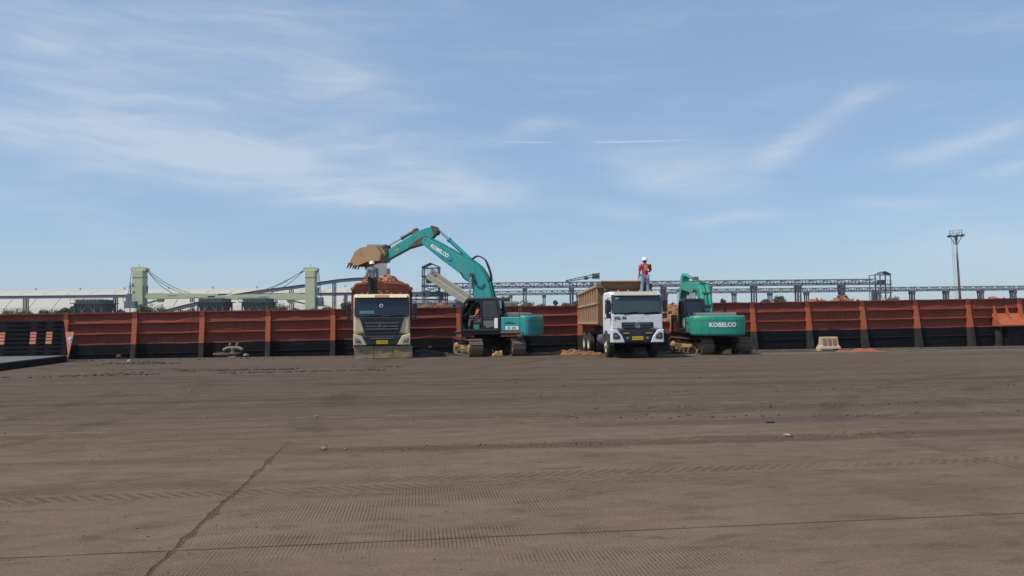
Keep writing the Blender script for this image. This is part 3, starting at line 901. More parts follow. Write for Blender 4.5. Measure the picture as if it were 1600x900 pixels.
        for sg in (-1, 1):
            pts = [(sg * (hw + 0.005), 1.10), (sg * (hw + 0.005), 0.60), (sg * (hw - 0.58), 0.60), (sg * (hw - 0.36), 1.00)]
            if sg > 0:
                pts = pts[::-1]
            cn = M().prism(pts, 'y', -0.095, 0.30).build('bumper_corner', paint, bp, 0.03)
            hl = [(sg * (hw - 0.07), 0.94), (sg * (hw - 0.07), 0.72), (sg * (hw - 0.36), 0.70), (sg * (hw - 0.28), 0.86)]
            if sg > 0:
                hl = hl[::-1]
            h_ = M().prism(hl, 'y', -0.112, -0.05).build('headlight', m_lamp, root, 0.015)
            M().lathe([(0, 0.085), (-0.01, 0.08), (-0.02, 0.0)], (sg * (hw - 0.18), -0.112, 0.80), 'y', 12).build('headlight_bulb', m_chrome, h_)
        M().box(-0.5, 0.5, -0.105, -0.07, 0.87, 0.91).build('bumper_trim', m_hood, bp, 0.006)
        pl = M().box(-0.24, 0.26, -0.115, -0.09, 0.645, 0.80).build('licence_plate', m_yellow, root, 0.006)
        zp, yp, x_p = 0.735, -0.1155, 0.01
        # hanging board of dusty rubber under the bumper
        n_ = 4
        for i in range(n_ - 1):
            x0, x1 = -hw + 0.02 + (W + 0.1) * i / (n_ - 1), -hw + 0.02 + (W + 0.1) * (i + 1) / (n_ - 1) - 0.02
            m = M()
            k_ = 6
            vs_ = []
            for t_ in (0, 0.02):
                for j in range(k_ + 1):
                    for q in range(k_ + 1):
                        x, z = x0 + (x1 - x0) * q / k_, 0.02 + 0.54 * j / k_
                        vs_.append((x, -0.02 + t_ + 0.07 * mnoise.noise(Vector((x * 1.8, z * 2.2, 7))) * (1 - j / k_), z + (0.02 * mnoise.noise(Vector((x * 5, 0, 3))) if j == 0 else 0)))
            kk = (k_ + 1) ** 2
            fs2 = [(t_ * kk + j * (k_ + 1) + q, t_ * kk + j * (k_ + 1) + q + 1, t_ * kk + (j + 1) * (k_ + 1) + q + 1, t_ * kk + (j + 1) * (k_ + 1) + q) for t_ in (0, 1) for j in range(k_) for q in range(k_)]
            fs2 += [(j * (k_ + 1) + c_, (j + 1) * (k_ + 1) + c_, kk + (j + 1) * (k_ + 1) + c_, kk + j * (k_ + 1) + c_) for c_ in (0, k_) for j in range(k_)]
            fs2 += [(r_ * (k_ + 1) + q, r_ * (k_ + 1) + q + 1, kk + r_ * (k_ + 1) + q + 1, kk + r_ * (k_ + 1) + q) for r_ in (0, k_) for q in range(k_)]
            m.add(vs_, fs2).build('mud_board', m_flap, root)
        # round sticker and a pale blue banner strip behind the glass line
        M().lathe([(0, 0.0), (0, 0.085), (0.004, 0.085)], (-0.03, fy(2.33) - 0.050, 2.33), 'y', 16).build('round_sticker', m_letter, ws)
        M().lathe([(0, 0.0), (0, 0.05), (0.004, 0.05)], (-0.03, fy(2.33) - 0.056, 2.33), 'y', 16).build('sticker_centre', m_plastic, ws)
        bm_ = M().hexa([(-0.97, fy(1.99) - 0.026, 1.97), (-0.32, fy(1.99) - 0.026, 1.97), (-0.32, fy(1.99) - 0.023, 1.97), (-0.97, fy(1.99) - 0.023, 1.97), (-0.97, fy(2.12) - 0.026, 2.12), (-0.32, fy(2.12) - 0.026, 2.12), (-0.32, fy(2.12) - 0.023, 2.12), (-0.97, fy(2.12) - 0.023, 2.12)])
        bnr = bm_.build('banner', material('blue_banner', (0.06, 0.16, 0.20), 0.5), ws)
        mk = M()
        for q in range(6):
            x = -0.93 + q * 0.10
            mk.box(x, x + 0.025, fy(2.0) - 0.034, fy(2.0) - 0.030, 1.99, 2.10)
            mk.box(x + 0.025, x + 0.07, fy(2.0) - 0.034, fy(2.0) - 0.030, 1.99 + 0.04 * (q % 3), 2.015 + 0.04 * (q % 3))
        mk.build('banner_marks', material('pale_blue', (0.28, 0.42, 0.46), 0.5), bnr)
    else:
        fp = M().prism([(-hw + 0.02, 1.82), (hw - 0.02, 1.82), (hw - 0.02, 1.24), (-hw + 0.02, 1.24)], 'y', -0.03, 0.03).build('front_panel', paint, root, 0.04)
        gr = M().prism([(-0.66, 1.50), (0.66, 1.50), (0.66, 1.28), (0.55, 1.22), (-0.55, 1.22), (-0.66, 1.28)], 'y', -0.055, -0.02).build('grille', m_plastic, root, 0.015)
        for z in (1.42, 1.30):
            M().box(-0.58, 0.58, -0.075, -0.056, z - 0.012, z + 0.012).build('grille_slat', m_chrome if z > 1.4 else m_hood, gr, 0.004)
        M().lathe([(0, 0.0), (-0.01, 0.05), (-0.01, 0.075), (-0.025, 0.085), (-0.025, 0.115), (0, 0.125)], (0, -0.058, 1.365), 'y', 20).build('emblem', m_chrome, gr)
        bp = M().prism([(0.0, 1.20), (-0.06, 1.16), (-0.08, 0.70), (-0.02, 0.62), (0.35, 0.62), (0.35, 1.20)], 'x', -hw + 0.02, hw - 0.02).build('bumper', m_plastic, root, 0.03)
        for sg in (-1, 1):
            pts = [(sg * (hw + 0.01), 1.21), (sg * (hw + 0.01), 0.66), (sg * (hw - 0.54), 0.66), (sg * (hw - 0.44), 0.92), (sg * (hw - 0.24), 1.19)]
            if sg > 0:
                pts = pts[::-1]
            M().prism(pts, 'y', -0.10, 0.30).build('bumper_corner', paint, bp, 0.03)
            hl = [(sg * (hw - 0.05), 1.06), (sg * (hw - 0.04), 0.84), (sg * (hw - 0.12), 0.79), (sg * (hw - 0.36), 0.83), (sg * (hw - 0.32), 0.96), (sg * (hw - 0.18), 1.08)]
            if sg > 0:
                hl = hl[::-1]
            h_ = M().prism(hl, 'y', -0.115, -0.05).build('headlight', material('dark_headlight', (0.05, 0.05, 0.055), 0.12, spec=0.7), root, 0.015)
            M().lathe([(0, 0.07), (-0.01, 0.065), (-0.02, 0.0)], (sg * (hw - 0.17), -0.115, 0.92), 'y', 12).build('headlight_bulb', m_hood, h_)
            M().box(sg * 0.47 - 0.13, sg * 0.47 + 0.13, -0.10, -0.07, 1.02, 1.07).build('indicator', m_amber, bp, 0.008)
            M().lathe([(0, 0.06), (-0.015, 0.055), (-0.03, 0.0)], (sg * 0.42, -0.075, 0.84), 'y', 12).build('fog_lamp', m_lamp, bp)
        pl = M().box(-0.23, 0.23, -0.105, -0.075, 0.76, 0.91).build('licence_plate', m_yellow, root, 0.006)
        zp, yp, x_p = 0.84, -0.1055, 0.0
        text_part('JGL 06', 0.17, m_ink, fp, Matrix.Translation((-0.70, -0.034, 1.675)) @ Matrix.Rotation(PI / 2, 4, 'X'), bold=0.006, spacing=1.05)
        M().box(-hw + 0.22, -hw + 0.36, fy(2.52) - 0.028, fy(2.52) - 0.024, 2.46, 2.53).build('sticker', m_letter, ws)
    mk = M()
    for q in range(6):
        x = x_p - 0.19 + q * 0.065 + (0.02 if q > 0 else 0)
        mk.box(x, x + 0.012, yp - 0.003, yp, zp - 0.03, zp + 0.04)
        mk.box(x + 0.012, x + 0.034, yp - 0.003, yp, zp - 0.03 + 0.03 * (q % 2), zp - 0.016 + 0.03 * (q % 2))
    mk.build('plate_marks', m_ink, pl)
    # chassis, axles, steps, tank, exhaust stack
    wb = 3.75 if cream else 4.55
    ya, yb_, yc = 1.32, 1.32 + wb, 1.32 + wb + 1.35
    ch = M()
    for sg in (-1, 1):
        ch.box(sg * 0.42 - 0.05, sg * 0.42 + 0.05, 0.4, yc + 0.9, 0.62, 0.88)
    for y in (1.0, 2.6, 4.0, yc + 0.8):
        ch.box(-0.42, 0.42, y - 0.06, y + 0.06, 0.66, 0.84)
    ch.box(-0.5, 0.5, 0.35, 1.9, 0.7, 1.1)
    ch.build('chassis', m_under, root)
    for y in (ya, yb_, yc):
        M().cyl((-1.0, y, 0.5), (1.0, y, 0.5), 0.09, n=10).build('axle', m_under, root)
    for sg in (-1, 1):
        wheel(root, sg * (hw - 0.15), ya, 0.50, 0.30, sg)
        for y in (yb_, yc):
            wheel(root, sg * (hw - 0.12), y, 0.50, 0.28, sg, True)
        M().box(sg * (hw - 0.28) - 0.2, sg * (hw - 0.28) + 0.2, 2.0, 2.08, 0.5, 1.1).build('mudguard', m_under, root)
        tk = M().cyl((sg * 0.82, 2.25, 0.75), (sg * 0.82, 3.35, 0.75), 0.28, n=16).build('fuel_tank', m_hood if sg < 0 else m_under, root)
        for y in (2.5, 3.1):
            M().lathe([(-0.03, 0.288), (0.03, 0.288)], (sg * 0.82, y, 0.75), 'y', 16).build('tank_strap', m_under, tk)
        M().box(sg * (hw - 0.16) - 0.15, sg * (hw - 0.16) + 0.15, 0.30, 0.78, 0.60, 0.66).build('step', m_plastic, root, 0.01)
    M().tube([(-0.9, 2.05, 1.0), (-0.9, 2.05, 2.75), (-0.92, 2.1, 2.95), (-0.92, 2.25, 3.02)], 0.055, 8).build('air_intake', paint if cream else m_plastic, root, smooth=True)
    return wb


# cream truck
t1 = thing('dump_truck', 'dusty cream dump truck with black grille and heaped red bed, under the bucket', 'truck', (-5.75, 33.9, 0), math.atan(0.168), 'dump trucks on the quay')
truck(t1, 2.46, 2.86, True)
bed = M()
y0, y1, zb = 2.15, 6.6, 1.25
W1 = 1.28
for sg in (-1, 1):
    bed.prism([(sg * 1.15, zb), (sg * W1, zb + 0.5), (sg * W1, 3.1), (sg * (W1 + 0.06), 3.12), (sg * (W1 + 0.06), zb + 0.45), (sg * 1.2, zb)], 'y', y0, y1)
bed.box(-1.15, 1.15, y0, y1, zb - 0.05, zb + 0.03)
bed.prism([(-1.15, zb), (1.15, zb), (W1, zb + 0.5), (W1, 3.22), (-W1, 3.22), (-W1, zb + 0.5)], 'y', y0 - 0.06, y0)
bed.prism([(-1.15, zb), (1.15, zb), (W1, zb + 0.5), (W1, 3.0), (-W1, 3.0), (-W1, zb + 0.5)], 'y', y1, y1 + 0.06)
bo = bed.build('bed', m_redbed, t1)
for sg in (-1, 1):
    M().tube([(sg * (W1 + 0.06), y0 - 0.12, 3.16), (sg * (W1 + 0.06), y0 + 1.5, 3.14), (sg * (W1 + 0.06), y1, 3.1)], 0.10, 10).build('rolled_tarp', material('rolled_tarp_red', (0.24, 0.06, 0.045), 0.85, dirt=(0.34, 0.15, 0.09), dirt_amt=0.4, bump=0.4), t1, smooth=True)
    for y in (y0 + 0.4, y0 + 1.2, y0 + 2.0, y0 + 2.8, y0 + 3.6, y0 + 4.3):
        M().box(sg * (W1 + 0.062) - 0.001 - (0.08 if sg < 0 else 0), sg * (W1 + 0.062) + 0.001 + (0.08 if sg > 0 else 0), y - 0.05, y + 0.05, zb + 0.4, 3.05).build('rib', m_redbed, bo)
hdr = M()
hdr.tube([(-W1 - 0.06, y0 - 0.12, 3.12), (-W1 + 0.10, y0 - 0.14, 3.36), (-0.6, y0 - 0.14, 3.42), (0, y0 - 0.14, 3.44), (0.7, y0 - 0.14, 3.40), (W1 - 0.1, y0 - 0.14, 3.34), (W1 + 0.06, y0 - 0.12, 3.10)], 0.075, 8)
hdr.prism([(-W1, 3.15), (W1, 3.15), (W1 - 0.05, 3.32), (0.6, 3.40), (0, 3.43), (-0.6, 3.40), (-W1 + 0.05, 3.34)], 'y', y0 - 0.12, y0 - 0.062)
hdr.build('headboard', m_redbed, t1, smooth=False)
lg = M().box(-1.1, 1.1, y0 - 0.36, y0 - 0.13, 2.68, 2.72)
lg.build('ledge', m_under, bo)
mound('load', m_orange_ore, t1, (0.02, 4.3, 3.02), 1.27, 2.2, 0.86, 21, 320, (0.05, 0.17), 30, sharp=4.0)

# white truck
t2 = thing('dump_truck', 'white dump truck with brown ribbed bed parked left of the green excavator', 'truck', (5.17, 31.85, 0), math.atan(0.065), 'dump trucks on the quay')
truck(t2, 2.16, 2.79, False)
y0, y1, zb = 2.45, 7.75, 1.42
W2 = 1.18
b2 = M()
b2.box(-W2 + 0.05, W2 - 0.05, y0, y1, zb - 0.06, zb)
b2.box(-0.5, 0.5, 2.3, y1 - 0.3, 1.0, zb - 0.061)
b2.hexa([(-W2, y1, zb), (W2, y1, zb), (W2, y1 + 0.06, zb), (-W2, y1 + 0.06, zb), (-W2, y1, 2.9), (W2, y1, 2.9), (W2, y1 + 0.06, 2.9), (-W2, y1 + 0.06, 2.9)])
for sg in (-1, 1):
    xa, xb = sg * W2, sg * (W2 - 0.04)
    b2.prism([(y0, zb), (y1, zb), (y1, 2.96), (y0, 3.16)], 'x', min(xa, xb), max(xa, xb))
b2.box(-W2 + 0.041, W2 - 0.041, y0, y0 + 0.05, zb, 3.16)
bo2 = b2.build('bed', m_brown, t2)
nr = 9
for sg in (-1, 1):
    for i in range(nr):
        y = y0 + 0.05 + (y1 - y0 - 0.1) * i / (nr - 1)
        zt = 3.10 - 0.19 * i / (nr - 1)
        xa, xb = sg * (W2 + 0.003), sg * (W2 + 0.085)
        M().box(min(xa, xb), max(xa, xb), y - 0.045, y + 0.045, zb - 0.05, zt).build('rib', m_brownrib, bo2, 0.008)
    xa, xb = sg * (W2 + 0.003), sg * (W2 + 0.11)
    for za, zc, zd in ((3.06, 2.87, 0.12), (2.30, 2.22, 0.09), (1.42, 1.40, 0.10)):
        M().hexa([(min(xa, xb), y0 - 0.02, za), (max(xa, xb), y0 - 0.02, za), (max(xa, xb), y1 + 0.05, zc), (min(xa, xb), y1 + 0.05, zc),
                  (min(xa, xb), y0 - 0.02, za + zd), (max(xa, xb), y0 - 0.02, za + zd), (max(xa, xb), y1 + 0.05, zc + zd), (min(xa, xb), y1 + 0.05, zc + zd)]).build('side_rail', m_brownrib, bo2, 0.01)
hd2 = M().prism([(-W2 - 0.09, 3.02), (W2 + 0.09, 3.02), (W2 + 0.09, 3.20), (W2 - 0.12, 3.26), (-W2 + 0.12, 3.26), (-W2 - 0.09, 3.20)], 'y', y0 - 0.10, y0 - 0.012).build('headboard', m_brown, t2, 0.015)
M().prism([(y0 - 0.02, 3.262), (y0 - 0.28, 3.30), (y0 - 0.28, 3.34), (y0 - 0.02, 3.31)], 'x', -W2 + 0.1, W2 - 0.1).build('headboard_lip', m_brownrib, hd2)
for x in (-0.8, -0.3, 0.3, 0.8):
    M().box(x - 0.05, x + 0.05, y0 - 0.07, y0 - 0.003, zb, 3.015).build('headboard_rib', m_brown, bo2)
M().box(-W2 + 0.1, W2 - 0.1, y0 - 0.36, y0 - 0.075, 2.60, 2.64).build('ledge', m_brown, bo2)
mound('load', m_ore, t2, (0, 5.0, 1.45), 1.1, 2.3, 1.0, 31, 120, (0.06, 0.2), 20)


# ------------------------------------------------------------------ excavators (local: x forward, y left, z up)
def ribbon(cl_, y0_, y1_):
    """plate box from a centre line [(r, z, width)]"""
    left, right = [], []
    for i, (r, z, wd) in enumerate(cl_):
        a, b = cl_[max(i - 1, 0)], cl_[min(i + 1, len(cl_) - 1)]
        dd = Vector((b[0] - a[0], b[1] - a[1])).normalized()
        nn = Vector((-dd.y, dd.x))
        left.append((r + nn.x * wd / 2, z + nn.y * wd / 2))
        right.append((r - nn.x * wd / 2, z - nn.y * wd / 2))
    return M().prism(left + right[::-1], 'y', y0_, y1_)


def smooth_line(pts, k_=4):
    out = []
    n_ = len(pts)
    for i in range(n_ - 1):
        p0, p1, p2, p3 = pts[max(i - 1, 0)], pts[i], pts[i + 1], pts[min(i + 2, n_ - 1)]
        for s in range(k_):
            t = s / k_
            out.append(tuple(0.5 * (2 * b + (c - a) * t + (2 * a - 5 * b + 4 * c - e) * t * t + (-a + 3 * b - 3 * c + e) * t ** 3) for a, b, c, e in zip(p0, p1, p2, p3)))
    out.append(pts[-1])
    return out


def cylinder_part(root, p0, p1, r, y, body_m, split=0.58):
    p0, p1 = Vector((p0[0], y, p0[1])), Vector((p1[0], y, p1[1]))
    q = p0.lerp(p1, split)
    c_ = M().cyl(p0, q, r, n=12)
    c_.cyl(q - (q - p0).normalized() * 0.09, q + (q - p0).normalized() * 0.02, r * 1.2, n=12)
    o = c_.build('hydraulic_cylinder', body_m, root)
    M().cyl(q, p1, r * 0.55, n=10).build('rod', m_steel, o)
    return o


def excavator(root, paint, lower_yaw, boom, arm, tip, bucket, label_side):
    # --- undercarriage
    R = Matrix.Rotation(lower_yaw, 4, 'Z')
    L, Hh, Wt, ga = 4.0, 0.80, 0.62, 0.99
    for sg in (-1, 1):
        r = Hh / 2 - 0.03
        half = L / 2 - Hh / 2
        per = 2 * (2 * half) + 2 * PI * r
        ns = 46
        tr = M()
        for i in range(ns):
            s = per * i / ns
            if s < 2 * half:
                c_, t_ = Vector((-half + s, 0, 2 * r)), 0.0
                c_.z -= 0.035 * math.sin(PI * s / (2 * half))
            elif s < 2 * half + PI * r:
                a = (s - 2 * half) / r
                c_, t_ = Vector((half + r * math.sin(a), 0, r + r * math.cos(a))), -a
            elif s < 4 * half + PI * r:
                c_, t_ = Vector((half - (s - 2 * half - PI * r), 0, 0)), PI
            else:
                a = (s - 4 * half - PI * r) / r
                c_, t_ = Vector((-half - r * math.sin(a), 0, r - r * math.cos(a))), PI - a
            mt_ = Matrix.Translation((0, sg * ga, 0.035)) @ Matrix.Translation(c_) @ Matrix.Rotation(-t_, 4, 'Y')
            sh = M().box(-0.088, 0.088, -Wt / 2, Wt / 2, -0.014, 0.014)
            sh.box(-0.088, -0.066, -Wt / 2 + 0.004, Wt / 2 - 0.004, 0.014, 0.045)
            sh.box(-0.008, 0.010, -Wt / 2 + 0.004, Wt / 2 - 0.004, 0.014, 0.036)
            sh.box(-0.07, 0.07, -0.12, -0.05, -0.10, -0.014)
            sh.box(-0.07, 0.07, 0.05, 0.12, -0.10, -0.014)
            sh.xf(mt_)
            tr.add(sh.v, sh.f)
        tag(tr.xf(R).build('track', m_track, root), kind='stuff')
        fr = M().prism([(-half, 0.24), (half, 0.24), (half + 0.1, 0.40), (half - 0.2, 0.58), (-half + 0.2, 0.58), (-half - 0.1, 0.40)], 'y', sg * ga - 0.16, sg * ga + 0.16)
        fr.build_ = None
        fo = fr.xf(R).build('track_frame', m_tframe, root, 0.02)
        for x, nm, rr in ((half, 'sprocket', 0.31), (-half, 'idler', 0.30)):
            sp = M().cyl((x, sg * ga - 0.22, Hh / 2), (x, sg * ga + 0.22, Hh / 2), rr * 0.62, n=14)
            sp.cyl((x, sg * ga - 0.05, Hh / 2), (x, sg * ga + 0.05, Hh / 2), rr, n=18)
            sp.cyl((x, sg * (ga + 0.2), Hh / 2), (x, sg * (ga + 0.30), Hh / 2), rr * 0.5, n=12)
            sp.xf(R).build(nm, m_mud, fo)
        for q in range(6):
            x = -half + 0.35 + (2 * half - 0.7) * q / 5
            M().cyl((x, sg * ga - 0.24, 0.18), (x, sg * ga + 0.24, 0.18), 0.10, n=10).xf(R).build('roller', m_tframe, fo)
        M().box(-0.55, 0.5, sg * (ga + 0.17) - 0.05, sg * (ga + 0.17) + 0.05, 0.30, 0.46).xf(R).build('track_guard', m_mud, fo, 0.01)
    cx = M().prism([(-0.75, 0.42), (0.75, 0.42), (0.6, 0.85), (-0.6, 0.85)], 'y', -0.95, 0.95)
    cx.xf(R).build('car_body', m_under, root, 0.03)
    M().prism([(-0.22, 0.02), (0.22, 0.02), (0.20, 0.14), (0.07, 0.17), (0.05, 0.24), (-0.06, 0.24), (-0.13, 0.17), (-0.17, 0.28), (-0.22, 0.26)], 'x', -1.95, -1.7).xf(R).xf(Matrix.Rotation(0, 4, 'Z')).build('tow_block', m_mud, root, 0.015)
    M().cyl((0, 0, 0.83), (0, 0, 1.02), 0.62, n=28).build('slew_ring', m_under, root)
    # --- upper structure
    M().prism([(-2.1, -1.28), (1.2, -1.28), (1.2, 1.28), (-2.1, 1.28)], 'z', 1.0, 1.14).build('deck_frame', m_cabgrey, root, 0.02)
    # counterweight: plan outline with a rounded tail
    plan = [(-1.95, 1.30)] + [(-1.95 - 0.68 * math.sin(PI * t / 20) ** 0.55, 1.30 * math.cos(PI * t / 20)) for t in range(1, 20)] + [(-1.95, -1.30)]
    cw = M()
    lv = [(0.90, 0.86), (0.98, 0.97), (1.30, 1.0), (1.60, 1.0), (1.76, 0.985), (1.84, 0.93)]
    for z, s in lv:
        cw.v += [Vector((-1.95 + (x + 1.95) * s, y * (0.5 + 0.5 * s), z)) for x, y in plan]
    k_ = len(plan)
    cw.f += [(j * k_ + i, j * k_ + (i + 1) % k_, (j + 1) * k_ + (i + 1) % k_, (j + 1) * k_ + i) for j in range(len(lv) - 1) for i in range(k_)]
    cw.f += [tuple(range(k_))[::-1], tuple(range((len(lv) - 1) * k_, len(lv) * k_))]
    co = cw.build('counterweight', paint, root, 0.02)
    st_ = M()
    off = [(-1.95 - (0.68 * 1.004 + 0.002) * math.sin(PI * t / 20) ** 0.55, 1.304 * math.cos(PI * t / 20)) for t in range(1, 20)]
    for i in range(len(off) - 1):
        (xa, ya_), (xb, yb2) = off[i], off[i + 1]
        st_.hexa([(xa, ya_, 1.60), (xb, yb2, 1.60), (xb + 0.01, yb2, 1.60), (xa + 0.01, ya_, 1.60), (xa, ya_, 1.625), (xb, yb2, 1.625), (xb + 0.01, yb2, 1.625), (xa + 0.01, ya_, 1.625)])
    st_.build('groove_line', m_hood, co)
    # side doors of the engine bay, left and right
    for sg in (-1, 1):
        M().box(-1.945, -1.02, sg * 1.27 - 0.03, sg * 1.27 + 0.03, 1.15, 1.78).build('engine_door', paint, root, 0.03)
        if sg < 0:
            M().box(-1.0, 0.95, sg * 1.05 - 0.24, sg * 1.05 + 0.24, 1.15, 1.74).build('tool_box', paint, root, 0.05)
        else:
            dm = M()
            dm.box(-1.75, -1.2, 1.301, 1.306, 1.47, 1.50)
            dm.box(-1.60, -1.28, 1.301, 1.306, 1.53, 1.56)
            dm.build('vent_slot', m_cabgrey, root)
            M().box(-1.95, -1.0, 1.25, 1.305, 1.06, 1.146).build('sill_panel', m_hood, root)
    M().box(-1.94, -1.0, -1.235, 1.235, 1.15, 1.76).build('engine_house', paint, root, 0.04)
    hd_ = M().prism([(-2.05, 1.765), (-2.0, 1.92), (-1.85, 1.99), (-1.15, 1.99), (-1.05, 1.90), (-1.0, 1.765)], 'y', -0.95, 0.95).build('hood', m_hood, root, 0.04)
    for i in range(5):
        x = -1.80 + i * 0.14
        M().box(x, x + 0.06, -0.7, 0.7, 1.991, 2.004).build('louvre', m_cabgrey, hd_)
    M().tube([(-1.3, -0.55, 1.97), (-1.3, -0.55, 2.22), (-1.36, -0.55, 2.30)], 0.05, 8).build('exhaust_pipe', m_under, root)
    M().tube([(-1.05, 1.22, 1.74), (-1.05, 1.22, 2.02), (-1.9, 1.22, 2.02), (-1.9, 1.22, 1.80)], 0.016, 6).build('handrail', m_under, root)
    # --- cab: pillars, roof, panes, open doorway on the left
    xa, xb, ya_, yb2, z0, z1 = -0.98, 0.86, 0.36, 1.32, 1.15, 2.66
    cb = M()
    front = [(xb - 0.02, z0), (xb, 1.9), (xb - 0.10, 2.35), (xb - 0.34, z1 - 0.04)]
    rear = [(xa, z0), (xa + 0.01, 2.1), (xa + 0.12, z1 - 0.04)]
    for y in (ya_ + 0.04, yb2 - 0.04):
        for ln in (front, rear):
            for (p, q) in zip(ln[:-1], ln[1:]):
                cb.bar((p[0], y, p[1]), (q[0], y, q[1]), 0.10, 0.12)
        cb.bar((-0.12, y, z0), (-0.12, y, z1 - 0.04), 0.07, 0.09)
        cb.bar((xa, y, z0 + 0.04), (xb, y, z0 + 0.04), 0.10, 0.10)
        cb.bar((xa + 0.1, y, z1 - 0.05), (xb - 0.32, y, z1 - 0.05), 0.10, 0.09)
    for x, z in ((xb - 0.02, z0 + 0.04), (xa + 0.01, z0 + 0.04), (xb - 0.34, z1 - 0.06), (xa + 0.12, z1 - 0.06)):
        cb.bar((x, ya_, z), (x, yb2, z), 0.1, 0.1)
    cb.box(xa, xb, ya_ + 0.03, yb2 - 0.03, z0 - 0.05, z0 + 0.03)
    cab = cb.build('cab', m_cabgrey, root, 0.012)
    M().prism([(xa + 0.08, z1 - 0.03), (xb - 0.30, z1 - 0.03), (xb - 0.38, z1 + 0.03), (xa + 0.16, z1 + 0.03)], 'y', ya_ + 0.02, yb2 - 0.02).build('cab_roof', m_cabgrey, cab, 0.02)
    # lower side panel behind the doorway, with the rounded grey inset
    M().prism([(xa + 0.02, z0 + 0.1), (-0.16, z0 + 0.1), (-0.16, 1.74), (xa + 0.02, 1.74)], 'y', yb2 - 0.05, yb2 - 0.012).build('side_panel', m_cabgrey, cab, 0.02)
    M().prism([(xa + 0.16, z0 + 0.22), (-0.40, z0 + 0.14), (-0.22, z0 + 0.30), (-0.22, 1.62), (xa + 0.20, 1.62)], 'y', yb2 - 0.012, yb2 + 0.004).build('panel_inset', m_hood, cab, 0.02)
    M().box(xa + 0.08, xa + 0.24, yb2 + 0.001, yb2 + 0.012, 1.28, 1.74).build('white_label', m_letter, cab)
    gm = lambda q, nm: q.build(nm, m_glass, cab)
    gm(M().prism([(xa + 0.06, 1.76), (-0.17, 1.76), (-0.17, z1 - 0.11), (xa + 0.17, z1 - 0.11)], 'y', yb2 - 0.045, yb2 - 0.035), 'side_pane')
    gm(M().prism([(xa + 0.06, 1.76), (xb - 0.1, 1.5), (xb - 0.14, 2.3), (xb - 0.36, z1 - 0.11), (xa + 0.17, z1 - 0.11)], 'y', ya_ + 0.035, ya_ + 0.045), 'right_pane')
    gm(M().hexa([(xb - 0.03, ya_ + 0.1, 1.25), (xb - 0.03, yb2 - 0.1, 1.25), (xb - 0.02, yb2 - 0.1, 1.25), (xb - 0.02, ya_ + 0.1, 1.25), (xb - 0.01, ya_ + 0.1, 1.9), (xb - 0.01, yb2 - 0.1, 1.9), (xb, yb2 - 0.1, 1.9), (xb, ya_ + 0.1, 1.9)]), 'front_pane')
    gm(M().hexa([(xb - 0.01, ya_ + 0.1, 1.92), (xb - 0.01, yb2 - 0.1, 1.92), (xb, yb2 - 0.1, 1.92), (xb, ya_ + 0.1, 1.92), (xb - 0.35, ya_ + 0.1, 2.56), (xb - 0.35, yb2 - 0.1, 2.56), (xb - 0.34, yb2 - 0.1, 2.56), (xb - 0.34, ya_ + 0.1, 2.56)]), 'upper_front_pane')
    gm(M().hexa([(xa + 0.0, ya_ + 0.1, 1.72), (xa + 0.0, yb2 - 0.1, 1.72), (xa + 0.012, yb2 - 0.1, 1.72), (xa + 0.012, ya_ + 0.1, 1.72), (xa + 0.10, ya_ + 0.1, 2.56), (xa + 0.10, yb2 - 0.1, 2.56), (xa + 0.112, yb2 - 0.1, 2.56), (xa + 0.112, ya_ + 0.1, 2.56)]), 'rear_pane')
    M().box(xa + 0.02, xa + 0.06, ya_ + 0.08, yb2 - 0.08, z0 + 0.05, 1.70).build('rear_panel', m_cabgrey, cab, 0.01)
    se = M().box(-0.30, 0.20, 0.60, 1.14, 1.45, 1.58)
    se.prism([(-0.32, 1.55), (-0.16, 1.55), (-0.26, 2.20), (-0.40, 2.20)], 'y', 0.62, 1.12)
    se.box(-0.18, 0.10, 0.74, 1.00, 1.16, 1.45)
    so = se.build('seat', m_under, cab, 0.04)
    for y in (0.52, 1.20):
        M().box(-0.25, 0.30, y - 0.05, y + 0.05, 1.46, 1.60).build('console', m_plastic, so, 0.02)
        M().cyl((0.28, y, 1.60), (0.32, y, 1.82), 0.022, n=8).build('control_lever', m_under, so)
    # --- boom
    bl = smooth_line(boom, 4)
    bo_ = ribbon(bl, -0.26, 0.26).build('boom', paint, root, 0.025)
    for yy in (0.261, -0.266):
        pl_ = ribbon([(r, z, wd * 0.86) for r, z, wd in bl[3:-2]], yy, yy + 0.005)
        pl_.build('web_plate', paint, bo_)
    # hoses / pipes along the back of the boom
    up_line = []
    for i, (r, z, wd) in enumerate(bl):
        a, b = bl[max(i - 1, 0)], bl[min(i + 1, len(bl) - 1)]
        dd = Vector((b[0] - a[0], b[1] - a[1])).normalized()
        up_line.append((r - dd.y * (wd / 2 + 0.05), z + dd.x * (wd / 2 + 0.05)))
    for yy in (-0.16, 0.0, 0.16):
        M().tube([(r, yy, z) for r, z in up_line[2:-3]], 0.028, 6).build('boom_pipe', paint if yy else m_hose, bo_)
    for ix in (4, 8, 12):
        if ix < len(up_line):
            r, z = up_line[ix]
            M().box(r - 0.05, r + 0.05, -0.22, 0.22, z - 0.045, z + 0.04).build('pipe_clamp', m_joint, bo_)
    # boom foot cylinders
    kk = bl[len(bl) // 2 - 1]
    for sg in (-1, 1):
        cylinder_part(root, (0.95, 1.20), (kk[0] + 0.06, kk[1] - 0.05), 0.085, sg * 0.36, m_cabgrey, 0.52)
    M().cyl((kk[0] + 0.06, -0.45, kk[1] - 0.05), (kk[0] + 0.06, 0.45, kk[1] - 0.05), 0.10, n=12).build('boom_pin', m_joint, bo_)
    # --- arm
    ao = M().prism(arm, 'y', -0.19, 0.19).build('arm', paint, root, 0.02)
    return bl, up_line, bo_, ao, cab, co


